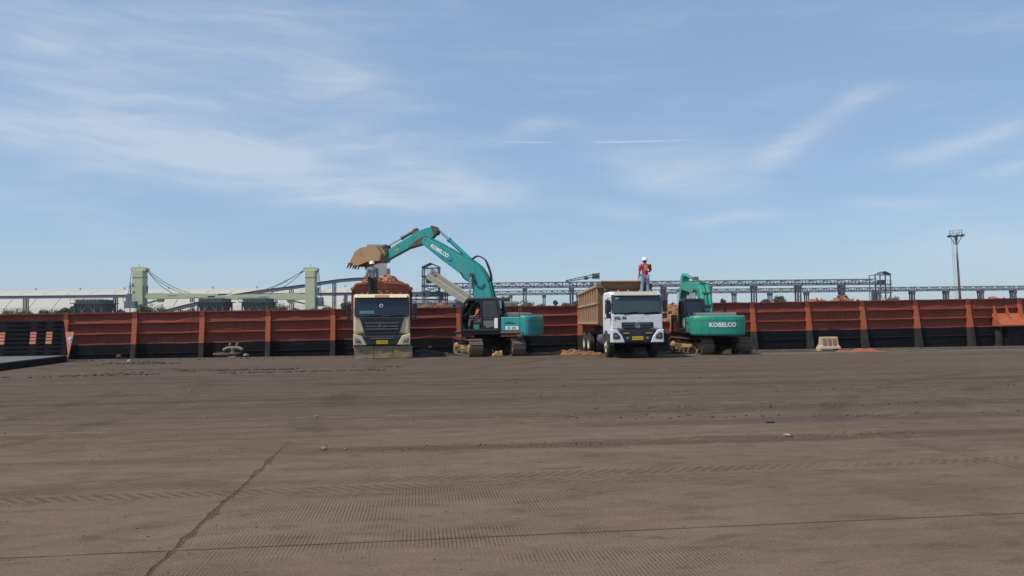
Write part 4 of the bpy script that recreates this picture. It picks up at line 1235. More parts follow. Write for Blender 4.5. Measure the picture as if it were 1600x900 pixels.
# turquoise machine, boom raised over the cream truck
e1 = thing('excavator', 'turquoise excavator with raised boom holding its bucket over the cream truck', 'excavator', (-1.18, 36.55, 0), PI - 0.27, 'excavators on the quay')
e1_boom = [(0.05, 1.55, 0.55), (0.12, 2.15, 0.85), (0.15, 2.68, 0.92), (0.30, 3.42, 0.82), (0.74, 3.98, 0.86), (1.42, 4.43, 0.70), (2.05, 4.84, 0.62), (2.80, 5.34, 0.46), (3.20, 5.58, 0.32)]
e1_arm = [(2.74, 6.24), (3.20, 6.12), (3.52, 6.0), (3.92, 5.78), (5.30, 5.04), (5.36, 4.72), (5.26, 4.58), (4.0, 5.18), (3.45, 5.38), (3.02, 5.50), (2.72, 5.68), (2.56, 5.82), (2.42, 6.02), (2.58, 6.18)]
lower1 = math.atan2(-1.9, 0.52) - (PI - 0.27)
bl, ul, boom1, arm1, cab1, cw1 = excavator(e1, m_teal, lower1 + PI, e1_boom, e1_arm, None, None, True)
# arm cylinder, bucket cylinder, linkage
cylinder_part(e1, (0.84, 4.58), (2.50, 6.10), 0.10, 0.0, m_teal, 0.66)
M().prism([(0.62, 4.30), (0.72, 4.62), (0.95, 4.62), (1.10, 4.30)], 'y', -0.14, 0.14).build('cylinder_bracket', m_joint, boom1, 0.02)
M().prism([(2.38, 6.0), (2.55, 6.22), (2.80, 6.28), (2.66, 5.80), (2.50, 5.82)], 'y', -0.205, 0.205).build('arm_end_cap', m_joint, arm1, 0.02)
M().prism([(2.95, 5.44), (2.90, 5.72), (3.12, 5.80), (3.55, 5.60), (3.95, 5.28), (3.94, 5.20)], 'y', -0.205, 0.205).build('boom_tip_joint', m_joint, arm1, 0.02)
cylinder_part(e1, (3.62, 6.10), (5.18, 5.34), 0.075, 0.0, m_joint, 0.5)
M().prism([(3.46, 5.98), (3.56, 6.20), (3.76, 6.14), (3.80, 5.86)], 'y', -0.12, 0.12).build('cylinder_bracket', m_joint, arm1, 0.02)
lk = M()
for sg in (-1, 1):
    lk.bar((5.18, sg * 0.26, 5.36), (5.10, sg * 0.26, 4.86), 0.06, 0.13, (1, 0, 0))
    lk.bar((5.18, sg * 0.22, 5.36), (5.62, sg * 0.22, 5.06), 0.06, 0.14)
lk.cyl((5.18, -0.32, 5.36), (5.18, 0.32, 5.36), 0.07, n=10)
lk.cyl((5.33, -0.32, 4.72), (5.33, 0.32, 4.72), 0.08, n=10)
lk.build('bucket_link', m_joint, e1, 0.01)
M().lathe([(0, 0.0), (0, 0.085), (0.004, 0.085)], (4.55, 0.191, 5.16), 'y', 14).build('arm_mark', m_mud, arm1)
# bucket: curled shell of sheet with side plates, open side down
bk = [(5.30, 4.60), (5.22, 4.95), (5.45, 5.30), (5.95, 5.34), (6.34, 5.26), (6.62, 5.08), (6.82, 4.74), (6.96, 4.44)]
bw = 0.62
bs = M()
for sg in (-1, 1):
    bs.prism([(r, z) for r, z in bk] + [(6.45, 4.40), (6.0, 4.56), (5.62, 4.58)], 'y', sg * bw - (0.03 if sg > 0 else 0), sg * bw + (0.03 if sg < 0 else 0))
for (p, q) in zip(bk[:-1], bk[1:]):
    bs.hexa([(p[0], -bw, p[1]), (p[0], bw, p[1]), (q[0], bw, q[1]), (q[0], -bw, q[1]), (p[0] * 0.99 + 0.06, -bw, p[1] * 0.99 + 0.047), (p[0] * 0.99 + 0.06, bw, p[1] * 0.99 + 0.047), (q[0] * 0.99 + 0.06, bw, q[1] * 0.99 + 0.047), (q[0] * 0.99 + 0.06, -bw, q[1] * 0.99 + 0.047)])
bko = bs.build('bucket', m_worn, e1, 0.006)
for i in range(5):
    y = -bw + 0.06 + (2 * bw - 0.12) * i / 4
    M().hexa([(6.88, y - 0.05, 4.54), (6.88, y + 0.05, 4.54), (6.98, y + 0.05, 4.54), (6.98, y - 0.05, 4.54), (7.05, y - 0.02, 4.28), (7.05, y + 0.02, 4.28), (7.09, y + 0.02, 4.29), (7.09, y - 0.02, 4.29)]).build('tooth', m_joint, bko)
for sg in (-1, 1):
    for (r, z) in ((6.76, 4.54), (6.52, 4.40)):
        M().prism([(r, z), (r + 0.10, z - 0.16), (r + 0.20, z + 0.02)], 'y', sg * bw - 0.03, sg * bw + 0.03).build('side_cutter', m_joint, bko)
    M().prism([(5.28, 4.52), (5.12, 5.0), (5.40, 5.30), (5.72, 5.32), (5.55, 4.62)], 'y', sg * 0.24 - 0.03, sg * 0.24 + 0.03).build('bucket_ear', m_worn, bko)
# boom lettering on both faces of the boom
ang = math.atan2(5.34 - 4.46, 2.80 - 1.42)
Mt = Matrix.Translation((2.30, 0.270, 5.00)) @ Matrix(((-1, 0, 0, 0), (0, 0, 1, 0), (0, 1, 0, 0), (0, 0, 0, 1))) @ Matrix.Rotation(-ang, 4, 'Z')
text_part('KOBELCO', 0.235, m_letter, boom1, Mt, bold=0.010, spacing=0.98)
sw = M()
for t in range(8):
    a0_, a1_ = PI * (0.95 + t * 0.13), PI * (0.95 + (t + 1) * 0.13)
    for (a_, b_) in ((a0_, a1_),):
        th0, th1 = 0.03 + 0.05 * math.sin(PI * t / 8), 0.03 + 0.05 * math.sin(PI * (t + 1) / 8)
        c_ = (1.78, 4.60)
        sw.add([(c_[0] + 0.16 * math.cos(a_), 0.272, c_[1] + 0.13 * math.sin(a_)), (c_[0] + 0.16 * math.cos(b_), 0.272, c_[1] + 0.13 * math.sin(b_)), (c_[0] + (0.16 - th1) * math.cos(b_), 0.272, c_[1] + (0.13 - th1) * math.sin(b_)), (c_[0] + (0.16 - th0) * math.cos(a_), 0.272, c_[1] + (0.13 - th0) * math.sin(a_))], [(0, 1, 2, 3)])
sw.build('swoosh_mark', m_bluesw, boom1)
sp_ = M().box(-1.86, -1.26, 1.303, 1.309, 1.20, 1.36).build('side_label', m_letter, e1)
text_part('SK 200', 0.15, m_ink, sp_, Matrix.Translation((-1.56, 1.312, 1.28)) @ Matrix(((-1, 0, 0, 0), (0, 0, 1, 0), (0, 1, 0, 0), (0, 0, 0, 1))), bold=0.002)
text_part('K', 0.30, m_letter, cw1, Matrix.Translation((-2.44, 0.93, 1.33)) @ Matrix(((-0.55, 0, -0.83, 0), (-0.83, 0, 0.55, 0), (0, 1, 0, 0), (0, 0, 0, 1))) , bold=0.01)
M().box(-2.02, -1.62, 1.26, 1.30, 1.50, 1.68).build('tail_grille', m_cabgrey, cw1) if False else None
# looping hoses over the boom knee
for k_, yy in enumerate((-0.1, 0.1)):
    M().tube(smooth_line([(0.72, yy, 4.60), (0.45, yy, 4.72), (0.12 - 0.03 * k_, yy, 4.55), (-0.05, yy, 4.25), (-0.18, yy, 3.85), (-0.22, yy, 3.5)], 4), 0.03, 6).build('hose', m_hose, boom1, smooth=True)
M().tube(smooth_line([(1.22, 0.30, 3.95), (1.10, 0.31, 3.70), (0.86, 0.30, 3.52)], 4), 0.03, 6).build('hose', m_hose, boom1)
M().tube(smooth_line([(0.55, 0.30, 3.55), (0.42, 0.31, 3.30), (0.22, 0.31, 3.22), (0.02, 0.30, 3.36)], 4), 0.022, 6).build('hose', m_hose, boom1)

# green machine, back to the camera
e2 = thing('excavator', 'green excavator standing with its lettered counterweight towards the yard', 'excavator', (9.24, 36.3, 0), PI / 2 - 0.045, 'excavators on the quay')
e2.scale = (0.94, 0.94, 0.95)
e2_boom = [(0.05, 1.55, 0.50), (0.30, 2.20, 0.68), (0.62, 2.70, 0.72), (1.25, 3.14, 0.70), (2.1, 3.32, 0.64), (3.6, 3.42, 0.56), (5.2, 3.52, 0.44), (6.5, 3.60, 0.32)]
e2_arm = [(5.80, 4.18), (6.2, 4.34), (6.58, 4.14), (7.0, 3.5), (8.0, 1.70), (7.88, 1.58), (7.68, 1.66), (6.78, 3.05), (6.30, 3.48), (5.98, 3.80)]
lower2 = math.atan2(-2.0, 0.42) - (PI / 2 - 0.045)
_, _, boom2, arm2, cab2, cw2 = excavator(e2, m_green, lower2 + PI, e2_boom, e2_arm, None, None, False)
cylinder_part(e2, (3.0, 3.86), (5.88, 4.16), 0.085, 0.0, m_steel, 0.55)
M().prism([(2.75, 3.64), (2.88, 3.96), (3.12, 3.96), (3.3, 3.68)], 'y', -0.14, 0.14).build('cylinder_bracket', m_joint, boom2, 0.02)
cylinder_part(e2, (6.72, 4.05), (8.0, 2.25), 0.07, 0.0, m_green, 0.5)
b3 = M()
bk2 = [(7.75, 1.95), (8.15, 2.0), (8.55, 1.6), (8.6, 1.2), (8.4, 0.95), (7.9, 0.95)]
for sg in (-1, 1):
    b3.prism(bk2, 'y', sg * 0.6 - 0.02, sg * 0.6 + 0.02)
for (p, q) in zip(bk2[1:-1], bk2[2:]):
    b3.hexa([(p[0], -0.6, p[1]), (p[0], 0.6, p[1]), (q[0], 0.6, q[1]), (q[0], -0.6, q[1]), (p[0] - 0.05, -0.6, p[1] - 0.02), (p[0] - 0.05, 0.6, p[1] - 0.02), (q[0] - 0.05, 0.6, q[1] + 0.02), (q[0] - 0.05, -0.6, q[1] + 0.02)])
b3.build('bucket', m_worn, e2)
# lettering on a pale plate on the tail
def tail(y, out=0.0):
    t = math.acos(max(-1, min(1, y / 1.30)))
    return -1.95 - (0.68 + out) * math.sin(t) ** 0.55
tx = text_mesh('KOBELCO', 0.27, bold=0.012, spacing=1.05, depth=0.003)
for q in tx.vertices:
    y = -q.co.x - 0.14
    q.co = Vector((tail(y, 0.012) - q.co.z, y, 1.40 + q.co.y))
tx.materials.clear()
tx.materials.append(m_letter)
to = bpy.data.objects.new('lettering', tx)
COL.objects.link(to)
to.parent = cw2

# ------------------------------------------------------------------ people
def skin_mesh(joints, edges, sub=2):
    names = list(joints)
    me = bpy.data.meshes.new('tmp')
    me.from_pydata([joints[n_][0] for n_ in names], [(names.index(a), names.index(b)) for a, b in edges], [])
    o = bpy.data.objects.new('tmp', me)
    COL.objects.link(o)
    md = o.modifiers.new('skin', 'SKIN')
    md.use_smooth_shade = True
    for i, n_ in enumerate(names):
        r = joints[n_][1]
        me.skin_vertices[0].data[i].radius = r if isinstance(r, tuple) else (r, r)
        me.skin_vertices[0].data[i].use_root = (i == 0)
    sb = o.modifiers.new('sub', 'SUBSURF')
    sb.levels = sb.render_levels = sub
    dg = bpy.context.evaluated_depsgraph_get()
    out = bpy.data.meshes.new_from_object(o.evaluated_get(dg))
    bpy.data.objects.remove(o)
    for p in out.polygons:
        p.use_smooth = True
    return out


def link_mesh(me, name, mat, parent):
    me.materials.clear()
    me.materials.append(mat)
    me.name = name
    o = bpy.data.objects.new(name, me)
    COL.objects.link(o)
    o.parent = parent
    return o


def join(meshes):
    bm = bmesh.new()
    for me in meshes:
        bm.from_mesh(me)
    out = bpy.data.meshes.new('body')
    bm.to_mesh(out)
    bm.free()
    for p in out.polygons:
        p.use_smooth = True
    return out


def person(label, loc, rotz, J, shirt, trousers, sleeve=0.5, helmet=True, group=None, boots=m_boot, printed=False):
    """J: joint name -> position, facing +x, feet at z = 0 when standing"""
    root = thing('person', label, 'person', loc, rotz, group)
    V = {k_: Vector(p) for k_, p in J.items()}
    b = {'pelvis': (V['pelvis'], 0.12), 'waist': (V['pelvis'].lerp(V['chest'], 0.45), 0.11), 'chest': (V['chest'], 0.135), 'collar': (V['chest'].lerp(V['neck'], 0.6), 0.09),
         'neck': (V['neck'], 0.052), 'jaw': (V['neck'].lerp(V['head'], 0.55), 0.062), 'head': (V['head'], (0.082, 0.095)), 'crown': (V['head'] + (V['head'] - V['neck']).normalized() * 0.09, 0.055)}
    ed = [('pelvis', 'waist'), ('waist', 'chest'), ('chest', 'collar'), ('collar', 'neck'), ('neck', 'jaw'), ('jaw', 'head'), ('head', 'crown')]
    for s in 'lr':
        for n_, r in (('shoulder', 0.062), ('elbow', 0.043), ('wrist', 0.030), ('palm', (0.040, 0.020)), ('hip', 0.092), ('knee', 0.060), ('ankle', 0.042), ('heel', 0.040), ('toe', 0.034)):
            b[s + n_] = (V[s + n_], r)
        b[s + 'uparm'] = (V[s + 'shoulder'].lerp(V[s + 'elbow'], 0.4), 0.053)
        b[s + 'forearm'] = (V[s + 'elbow'].lerp(V[s + 'wrist'], 0.3), 0.045)
        b[s + 'thigh'] = (V[s + 'hip'].lerp(V[s + 'knee'], 0.4), 0.085)
        b[s + 'calf'] = (V[s + 'knee'].lerp(V[s + 'ankle'], 0.3), 0.062)
        ed += [('collar', s + 'shoulder'), (s + 'shoulder', s + 'uparm'), (s + 'uparm', s + 'elbow'), (s + 'elbow', s + 'forearm'), (s + 'forearm', s + 'wrist'), (s + 'wrist', s + 'palm'),
               ('pelvis', s + 'hip'), (s + 'hip', s + 'thigh'), (s + 'thigh', s + 'knee'), (s + 'knee', s + 'calf'), (s + 'calf', s + 'ankle'), (s + 'ankle', s + 'heel'), (s + 'heel', s + 'toe')]
    ms = [skin_mesh(b, ed)]
    hd_ = V['head']
    ex = M()
    for sy in (-1, 1):                                   # ears, eyes
        ex.rock(hd_ + Vector((0, sy * 0.085, -0.01)), 0.026, 1, 1.2, 1)
        ex.rock(hd_ + Vector((0.086, sy * 0.032, 0.0)), 0.012, 2, 1.0, 1)
    ex.add([hd_ + Vector(q) for q in ((0.085, 0, 0.01), (0.085, -0.018, -0.035), (0.085, 0.018, -0.035), (0.115, 0, -0.032))], [(0, 1, 3), (0, 3, 2), (1, 2, 3), (0, 2, 1)])
    for s, sd in (('l', 1), ('r', -1)):                  # five fingers
        dirv = (V[s + 'palm'] - V[s + 'wrist']).normalized()
        sidev = Vector((1, 0, 0)) - dirv * dirv.x
        sidev = sidev.normalized() if sidev.length > 0.2 else Vector((0, 1, 0))
        curl = dirv.cross(sidev) * sd * -1
        for q, ln in enumerate((0.075, 0.085, 0.08, 0.065)):
            p0 = V[s + 'palm'] + sidev * (0.030 - 0.02 * q) + dirv * 0.01
            p1 = p0 + dirv * ln * 0.55
            ex.tube([p0, p1, p1 + dirv * ln * 0.35 + curl * ln * 0.3], [0.0095, 0.009, 0.007], 6)
        p0 = V[s + 'palm'] + sidev * 0.032 - dirv * 0.03
        ex.tube([p0, p0 + sidev * 0.03 + dirv * 0.025, p0 + sidev * 0.035 + dirv * 0.06], [0.012, 0.011, 0.008], 6)
    ms.append(ex.mesh('extra', True))
    link_mesh(join(ms), 'body', m_skin, root)
    sh = {k_: (p, (r if isinstance(r, float) else r[0]) + 0.028) for k_, (p, r) in b.items() if k_ in ('waist', 'chest', 'collar', 'lshoulder', 'rshoulder', 'luparm', 'ruparm', 'lelbow', 'relbow', 'lforearm', 'rforearm')}
    sh['hem'] = (V['pelvis'] + Vector((0, 0, -0.05)), 0.158)
    se_ = [('waist', 'hem'), ('waist', 'chest'), ('chest', 'collar')]
    for s in 'lr':
        se_ += [('collar', s + 'shoulder'), (s + 'shoulder', s + 'uparm')]
        if sleeve >= 0.5:
            se_ += [(s + 'uparm', s + 'elbow')]
        if sleeve >= 0.9:
            sh[s + 'cuff'] = (V[s + 'elbow'].lerp(V[s + 'wrist'], 0.9), 0.05)
            se_ += [(s + 'elbow', s + 'forearm'), (s + 'forearm', s + 'cuff')]
    used = {x for e_ in se_ for x in e_}
    so_ = link_mesh(skin_mesh({k_: v_ for k_, v_ in sh.items() if k_ in used}, se_), 'shirt', shirt, root)
    if printed:
        c_ = V['chest']
        pr_ = M()
        for q in range(3):
            pr_.box(c_.x - 0.152, c_.x - 0.144, c_.y - 0.07, c_.y + 0.07, c_.z + 0.05 - q * 0.085, c_.z + 0.10 - q * 0.085)
        for sy in (-0.07, 0.0, 0.055):
            pr_.box(c_.x - 0.153, c_.x - 0.145, c_.y + sy - 0.008, c_.y + sy + 0.016, c_.z - 0.12, c_.z + 0.10)
        pr_.build('shirt_print', m_print, so_)
    tr = {'pelvis': (V['pelvis'], 0.138)}
    te = []
    for s in 'lr':
        for n_ in ('hip', 'thigh', 'knee', 'calf'):
            tr[s + n_] = (b[s + n_][0], b[s + n_][1] + 0.028)
        tr[s + 'cuff'] = (V[s + 'knee'].lerp(V[s + 'ankle'], 0.97), 0.072)
        te += [('pelvis', s + 'hip'), (s + 'hip', s + 'thigh'), (s + 'thigh', s + 'knee'), (s + 'knee', s + 'calf'), (s + 'calf', s + 'cuff')]
    link_mesh(skin_mesh(tr, te), 'trousers', trousers, root)
    for s in 'lr':
        bj = {'a': (V[s + 'ankle'] + Vector((0, 0, 0.02)), 0.055), 'h': (V[s + 'heel'], 0.05), 't': (V[s + 'toe'], 0.045)}
        link_mesh(skin_mesh(bj, [('a', 'h'), ('h', 't')]), 'boot', boots, root)
    hr = M().lathe([(-0.05, 0.092), (0.0, 0.104), (0.05, 0.10), (0.10, 0.06), (0.115, 0.0)], hd_ - Vector((0.012, 0, 0)), 'z', 14)
    link_mesh(hr.mesh('hair', True), 'hair', m_hair, root)
    if helmet:
        h_ = M().lathe([(0.015, 0.13), (0.02, 0.125), (0.06, 0.122), (0.11, 0.105), (0.145, 0.07), (0.158, 0.0)], hd_, 'z', 18)
        h_.box(hd_.x + 0.08, hd_.x + 0.18, hd_.y - 0.075, hd_.y + 0.075, hd_.z + 0.016, hd_.z + 0.030)
        h_.bar(hd_ + Vector((-0.10, 0, 0.12)), hd_ + Vector((0.09, 0, 0.13)), 0.03, 0.06)
        h_.build('helmet', m_helmet, root, smooth=True)
    return root


STAND = dict(pelvis=(0, 0, 0.93), chest=(0.0, 0, 1.26), neck=(0.0, 0, 1.45), head=(0.02, 0, 1.58),
             lshoulder=(0, 0.185, 1.38), rshoulder=(0, -0.185, 1.38), lelbow=(-0.02, 0.25, 1.10), relbow=(-0.02, -0.25, 1.10),
             lwrist=(0.06, 0.26, 0.86), rwrist=(0.06, -0.26, 0.86), lpalm=(0.09, 0.25, 0.78), rpalm=(0.09, -0.25, 0.78),
             lhip=(0, 0.095, 0.88), rhip=(0, -0.095, 0.88), lknee=(0.02, 0.12, 0.48), rknee=(0.02, -0.12, 0.48),
             lankle=(-0.01, 0.13, 0.10), rankle=(-0.01, -0.13, 0.10), lheel=(-0.02, 0.13, 0.05), rheel=(-0.02, -0.13, 0.05), ltoe=(0.16, 0.15, 0.045), rtoe=(0.16, -0.15, 0.045))


def local(o_loc, rotz, p):
    c_, s_ = math.cos(rotz), math.sin(rotz)
    return (o_loc[0] + c_ * p[0] - s_ * p[1], o_loc[1] + s_ * p[0] + c_ * p[1], p[2])


J2 = dict(STAND)
J2.update(relbow=(0.08, -0.30, 1.14), rwrist=(0.26, -0.20, 1.08), rpalm=(0.33, -0.16, 1.06), lknee=(0.02, 0.13, 0.48), lankle=(-0.02, 0.17, 0.10), lheel=(-0.03, 0.17, 0.05), ltoe=(0.14, 0.21, 0.045))
th2 = math.atan(0.065)
person('worker in red shirt, jeans and white helmet standing on the white truck', local((5.17, 31.85), th2, (0.90, 2.23, 2.645)), PI / 2 + 0.15, J2, m_redshirt, m_jeans, 0.5, True, printed=True)
th1 = math.atan(0.168)
J1 = dict(STAND)
J1.update(lelbow=(-0.04, 0.27, 1.12), lwrist=(0.02, 0.30, 0.88), lpalm=(0.05, 0.30, 0.80), head=(0.03, 0.01, 1.58))
person('worker in grey blue shirt and pale helmet standing between cream cab and load', local((-5.75, 33.9), th1, (-0.44, 1.90, 2.725)), PI / 2 + 0.5, J1, m_blueshirt, m_darktr, 0.95, True)
SIT = dict(STAND)
SIT.update(pelvis=(0, 0, 0.48), chest=(0.03, 0, 0.83), neck=(0.06, 0, 1.02), head=(0.10, 0, 1.14), lshoulder=(0.04, 0.185, 0.95), rshoulder=(0.04, -0.185, 0.95), lelbow=(0.12, 0.25, 0.68), relbow=(0.12, -0.25, 0.68),
           lwrist=(0.36, 0.24, 0.62), rwrist=(0.36, -0.24, 0.62), lpalm=(0.43, 0.23, 0.63), rpalm=(0.43, -0.23, 0.63), lhip=(0.04, 0.10, 0.47), rhip=(0.04, -0.10, 0.47), lknee=(0.44, 0.14, 0.52), rknee=(0.44, -0.14, 0.52),
           lankle=(0.52, 0.15, 0.10), rankle=(0.52, -0.15, 0.10), lheel=(0.50, 0.15, 0.05), rheel=(0.50, -0.15, 0.05), ltoe=(0.68, 0.16, 0.045), rtoe=(0.68, -0.16, 0.045))
ra = PI - 0.27
person('operator in orange shirt sitting in the open cab of the turquoise excavator', local((-1.18, 36.55), ra, (0.06, 0.90, 1.185)), ra, SIT, m_ornshirt, m_greytr, 0.5, False)

# ------------------------------------------------------------------ loading ramp at the left edge
rp = thing('loading_ramp', 'black steel ramp with slotted upright grating at the far left of the quay', 'ramp', (-19.4, 33.0, 0), 0.20)
# local x to the right, y back: deck slab running towards the camera with upright grating along its back
M().hexa([(-9, -7.5, 0.0), (0, -7.5, 0.0), (0, 0.9, 0.0), (-9, 0.9, 0.0), (-9, -7.5, 0.26), (0, -7.5, 0.26), (0, 0.9, 0.26), (-9, 0.9, 0.26)]).build('ramp_slab', m_rampb, rp, 0.02)
M().box(-9, -0.06, -7.45, 0.86, 0.262, 0.285).build('deck_plate', m_rampd, rp)
slots = [(-0.98, -0.70), (-1.62, -1.34), (-2.86, -2.58), (-3.52, -3.24), (-4.7, -4.42), (-5.4, -5.1)]
gx = [-9.0]
for a, b in sorted(slots):
    gx += [a, b]
gx.append(-0.03)
zl, zh_ = 0.80, 1.36
for i in range(0, len(gx), 2):
    a, b = gx[i], gx[i + 1]
    cut = 0.28 if i == len(gx) - 2 else 0.0
    M().hexa([(a, 0.92, 0.28), (b, 0.92, 0.28), (b, 1.02, 0.28), (a, 1.02, 0.28), (a, 1.22, 1.82), (b - cut, 1.22, 1.82), (b - cut, 1.30, 1.82), (a, 1.30, 1.82)]).build('ramp_panel', m_rampb, rp)
def gy(z):
    return 0.92 + (z - 0.28) / 1.54 * 0.30
for a, b in slots:
    for z0_, z1_ in ((0.28, zl), (zh_, 1.82)):
        M().hexa([(a, gy(z0_) + 0.004, z0_), (b, gy(z0_) + 0.004, z0_), (b, gy(z0_) + 0.09, z0_), (a, gy(z0_) + 0.09, z0_), (a, gy(z1_) + 0.004, z1_), (b, gy(z1_) + 0.004, z1_), (b, gy(z1_) + 0.09, z1_), (a, gy(z1_) + 0.09, z1_)]).build('ramp_panel', m_rampb, rp)
    for q in (1, 2, 3):
        z = zl + (zh_ - zl) * q / 4
        M().box(a, b, gy(z), gy(z) + 0.05, z - 0.016, z + 0.016).build('slot_bar', m_rampb, rp)
for q in range(8):
    z = 0.42 + q * 0.19
    for i in range(0, len(gx), 2):
        a, b = gx[i], gx[i + 1]
        M().box(a + 0.01, b - (0.3 if i == len(gx) - 2 else 0.01), gy(z) - 0.035, gy(z) + 0.01, z - 0.012, z + 0.012).build('tread_bar', m_rampb, rp)
pb = M().cyl((0, 0, 0), (0, 0.25, 0), 0.07, n=12)
pb.cyl((0, 0.05, -0.16), (0, 0.20, -0.16), 0.05, n=10)
pb.build('hinge_pin', m_letter, rp).location = (0.0, 1.05, 1.02)
# added stand-in for lit barge plates behind the slots: a red plate leaning back
M().hexa([(-9, 1.9, 0.0), (-0.35, 1.9, 0.0), (-0.35, 1.95, 0.0), (-9, 1.95, 0.0), (-9, 2.7, 1.3), (-0.35, 2.7, 1.3), (-0.35, 2.75, 1.3), (-9, 2.75, 1.3)]).build('barge_plate_stand_in', m_orange, rp)

# ------------------------------------------------------------------ quay furniture and clutter
bl_ = thing('mooring_bollard', 'dusty horned mooring bollard on the quay left of the cream truck', 'bollard', (-13.55, 37.35, -0.03))
M().lathe([(0, 0.26), (0.04, 0.26), (0.06, 0.12), (0.34, 0.095), (0.42, 0.13), (0.48, 0.13), (0.53, 0.08), (0.54, 0.0)], (0, 0, 0), 'z', 16).build('post', m_boll, bl_, smooth=True)
for sg in (-1, 1):
    M().tube(smooth_line([(0, 0, 0.44), (sg * 0.22, -0.02, 0.46), (sg * 0.38, -0.03, 0.40), (sg * 0.47, -0.03, 0.33)], 3), [0.085] * 7 + [0.09, 0.085, 0.06], 10).build('horn', m_boll, bl_, smooth=True)
    M().tube([(sg * 0.14, 0, 0.52), (sg * 0.17, 0, 0.62), (sg * 0.20 + 0.04, 0, 0.70)], [0.065, 0.055, 0.04], 8).build('knob', m_boll, bl_, smooth=True)
rpo = M()
pts = []
for i in range(70):
    a = i * 0.42
    r = 0.34 + 0.10 * math.sin(i * 0.37) + 0.003 * i
    pts.append((r * math.cos(a) * 1.25 - 0.1, r * math.sin(a) * 0.6 - 0.15, 0.05 + 0.0022 * i + 0.02 * math.sin(i)))
rpo.tube(pts, 0.035, 6)
ro = rpo.build('mooring_rope', m_rope)
ro.location = (-13.6, 37.25, -0.01)
tag(ro, 'heap of dirty mooring rope coiled round the foot of the bollard', 'rope')
r2 = M().rock((0, 0, 0.08), 0.13, 5, 0.8, 2).build('stone', m_stone)
r2.location = (-12.75, 36.9, 0)
tag(r2, 'round grey stone on the quay just right of the bollard', 'stone')

br = thing('road_barrier', 'dirty beige plastic road barrier with vertical recesses standing by the black hull', 'barrier', (15.3, 37.3, 0), 0.06)
by = [(-0.52, 0.06), (0.52, 0.06), (0.44, 0.22), (0.40, 0.70), (-0.40, 0.70), (-0.44, 0.22)]
bb = M()
lv_ = [(0.10, 0.53, 0.25), (0.20, 0.49, 0.22), (0.30, 0.44, 0.16), (0.64, 0.42, 0.11), (0.68, 0.42, 0.10)]
for z, hx, hy in lv_:
    bb.v += [Vector(p) for p in ((-hx, -hy, z), (hx, -hy, z), (hx, hy, z), (-hx, hy, z))]
bb.f += [(j * 4 + i, j * 4 + (i + 1) % 4, j * 4 + 4 + (i + 1) % 4, j * 4 + 4 + i) for j in range(4) for i in range(4)] + [(3, 2, 1, 0), (16, 17, 18, 19)]
bb.build('shell', m_barrier, br, 0.02)
for sg in (-1, 1):
    M().box(sg * 0.46 - 0.07, sg * 0.46 + 0.07, -0.22, 0.22, 0.0, 0.10).build('foot', m_barrier, br, 0.01)
for x in (-0.25, 0.0, 0.25):
    M().hexa([(x - 0.085, -0.205, 0.24), (x + 0.085, -0.205, 0.24), (x + 0.085, -0.10, 0.24), (x - 0.085, -0.10, 0.24), (x - 0.085, -0.135, 0.60), (x + 0.085, -0.135, 0.60), (x + 0.085, -0.08, 0.60), (x - 0.085, -0.08, 0.60)]).build('recess', m_slot, br, 0.006)

op = M()
n_ = 22
vs_ = []
for j in range(9):
    for i in range(n_ + 1):
        x, y = (i / n_ - 0.5) * 2.35, (j / 8 - 0.5) * 0.85
        e = max(0.0, 1 - abs(j / 8 - 0.5) * 2.0) ** 0.6 * (1 - abs(i / n_ - 0.5) * 1.7)
        vs_.append((x, y + 0.10 * mnoise.noise(Vector((x * 1.4, 0, 4))), max(0.012, 0.012 + 0.20 * e * (0.7 + 0.8 * mnoise.noise(Vector((x * 2.1, y * 4.0, 1.5)))))))
op.add(vs_, [(j * (n_ + 1) + i, j * (n_ + 1) + i + 1, (j + 1) * (n_ + 1) + i + 1, (j + 1) * (n_ + 1) + i) for j in range(8) for i in range(n_)])
oo = op.build('tarpaulin', m_redplate, smooth=True)
oo.location, oo.rotation_euler = (16.25, 35.9, 0), (0, 0, -0.25)
sd_ = oo.modifiers.new('thick', 'SOLIDIFY')
sd_.thickness = 0.015
tag(oo, 'crumpled orange red tarpaulin lying flat right of the beige barrier', 'tarpaulin')
yr = M().tube(smooth_line([(0, 0, 0.03), (0.6, 0.05, 0.06), (1.3, -0.1, 0.03), (2.0, 0.1, 0.05), (2.8, 0.0, 0.03)], 4), 0.03, 6).build('mooring_line', material('green_rope', (0.17, 0.16, 0.08), 0.9))
yr.location = (17.25, 36.0, 0)
tag(yr, 'faded green rope lying on the quay beyond the orange tarpaulin', 'rope')


def lone(name, label, cat, mat, loc, r, seed, flat=0.6, n=2, rz=0.0):
    o = M().rock((0, 0, r * flat * 0.7), r, seed, flat, n, rz).build(name, mat)
    o.location = loc
    return tag(o, label, cat)


o = mound('dirt_pile', m_dirt, None, (-4.05, 36.7, -0.01), 1.25, 0.9, 0.42, 5, 70, (0.03, 0.09))
tag(o, 'black dirt pile beside the cream truck', 'dirt pile')
lone('broken_concrete', 'small pale chunk on the black dirt pile beside the cream truck', 'rubble', m_paleore, (-3.95, 36.75, 0.36), 0.10, 4)
M_st = M().tube(smooth_line([(0, 0, 0.02), (0.35, -0.12, 0.10), (0.8, -0.22, 0.05), (1.3, -0.45, 0.03)], 4), 0.03, 6).build('scrap_strip', m_dirt)
M_st.location = (-3.6, 36.2, 0)
tag(M_st, 'bent dark strip lying at the foot of the black dirt pile', 'scrap')
o = mound('spilled_ore', m_ore, None, (2.95, 36.6, -0.01), 1.35, 0.85, 0.26, 8, 110, (0.03, 0.11), sharp=1.0)
tag(o, 'brown ore spilled on the quay by the rear wheels of the white truck', 'ore heap')
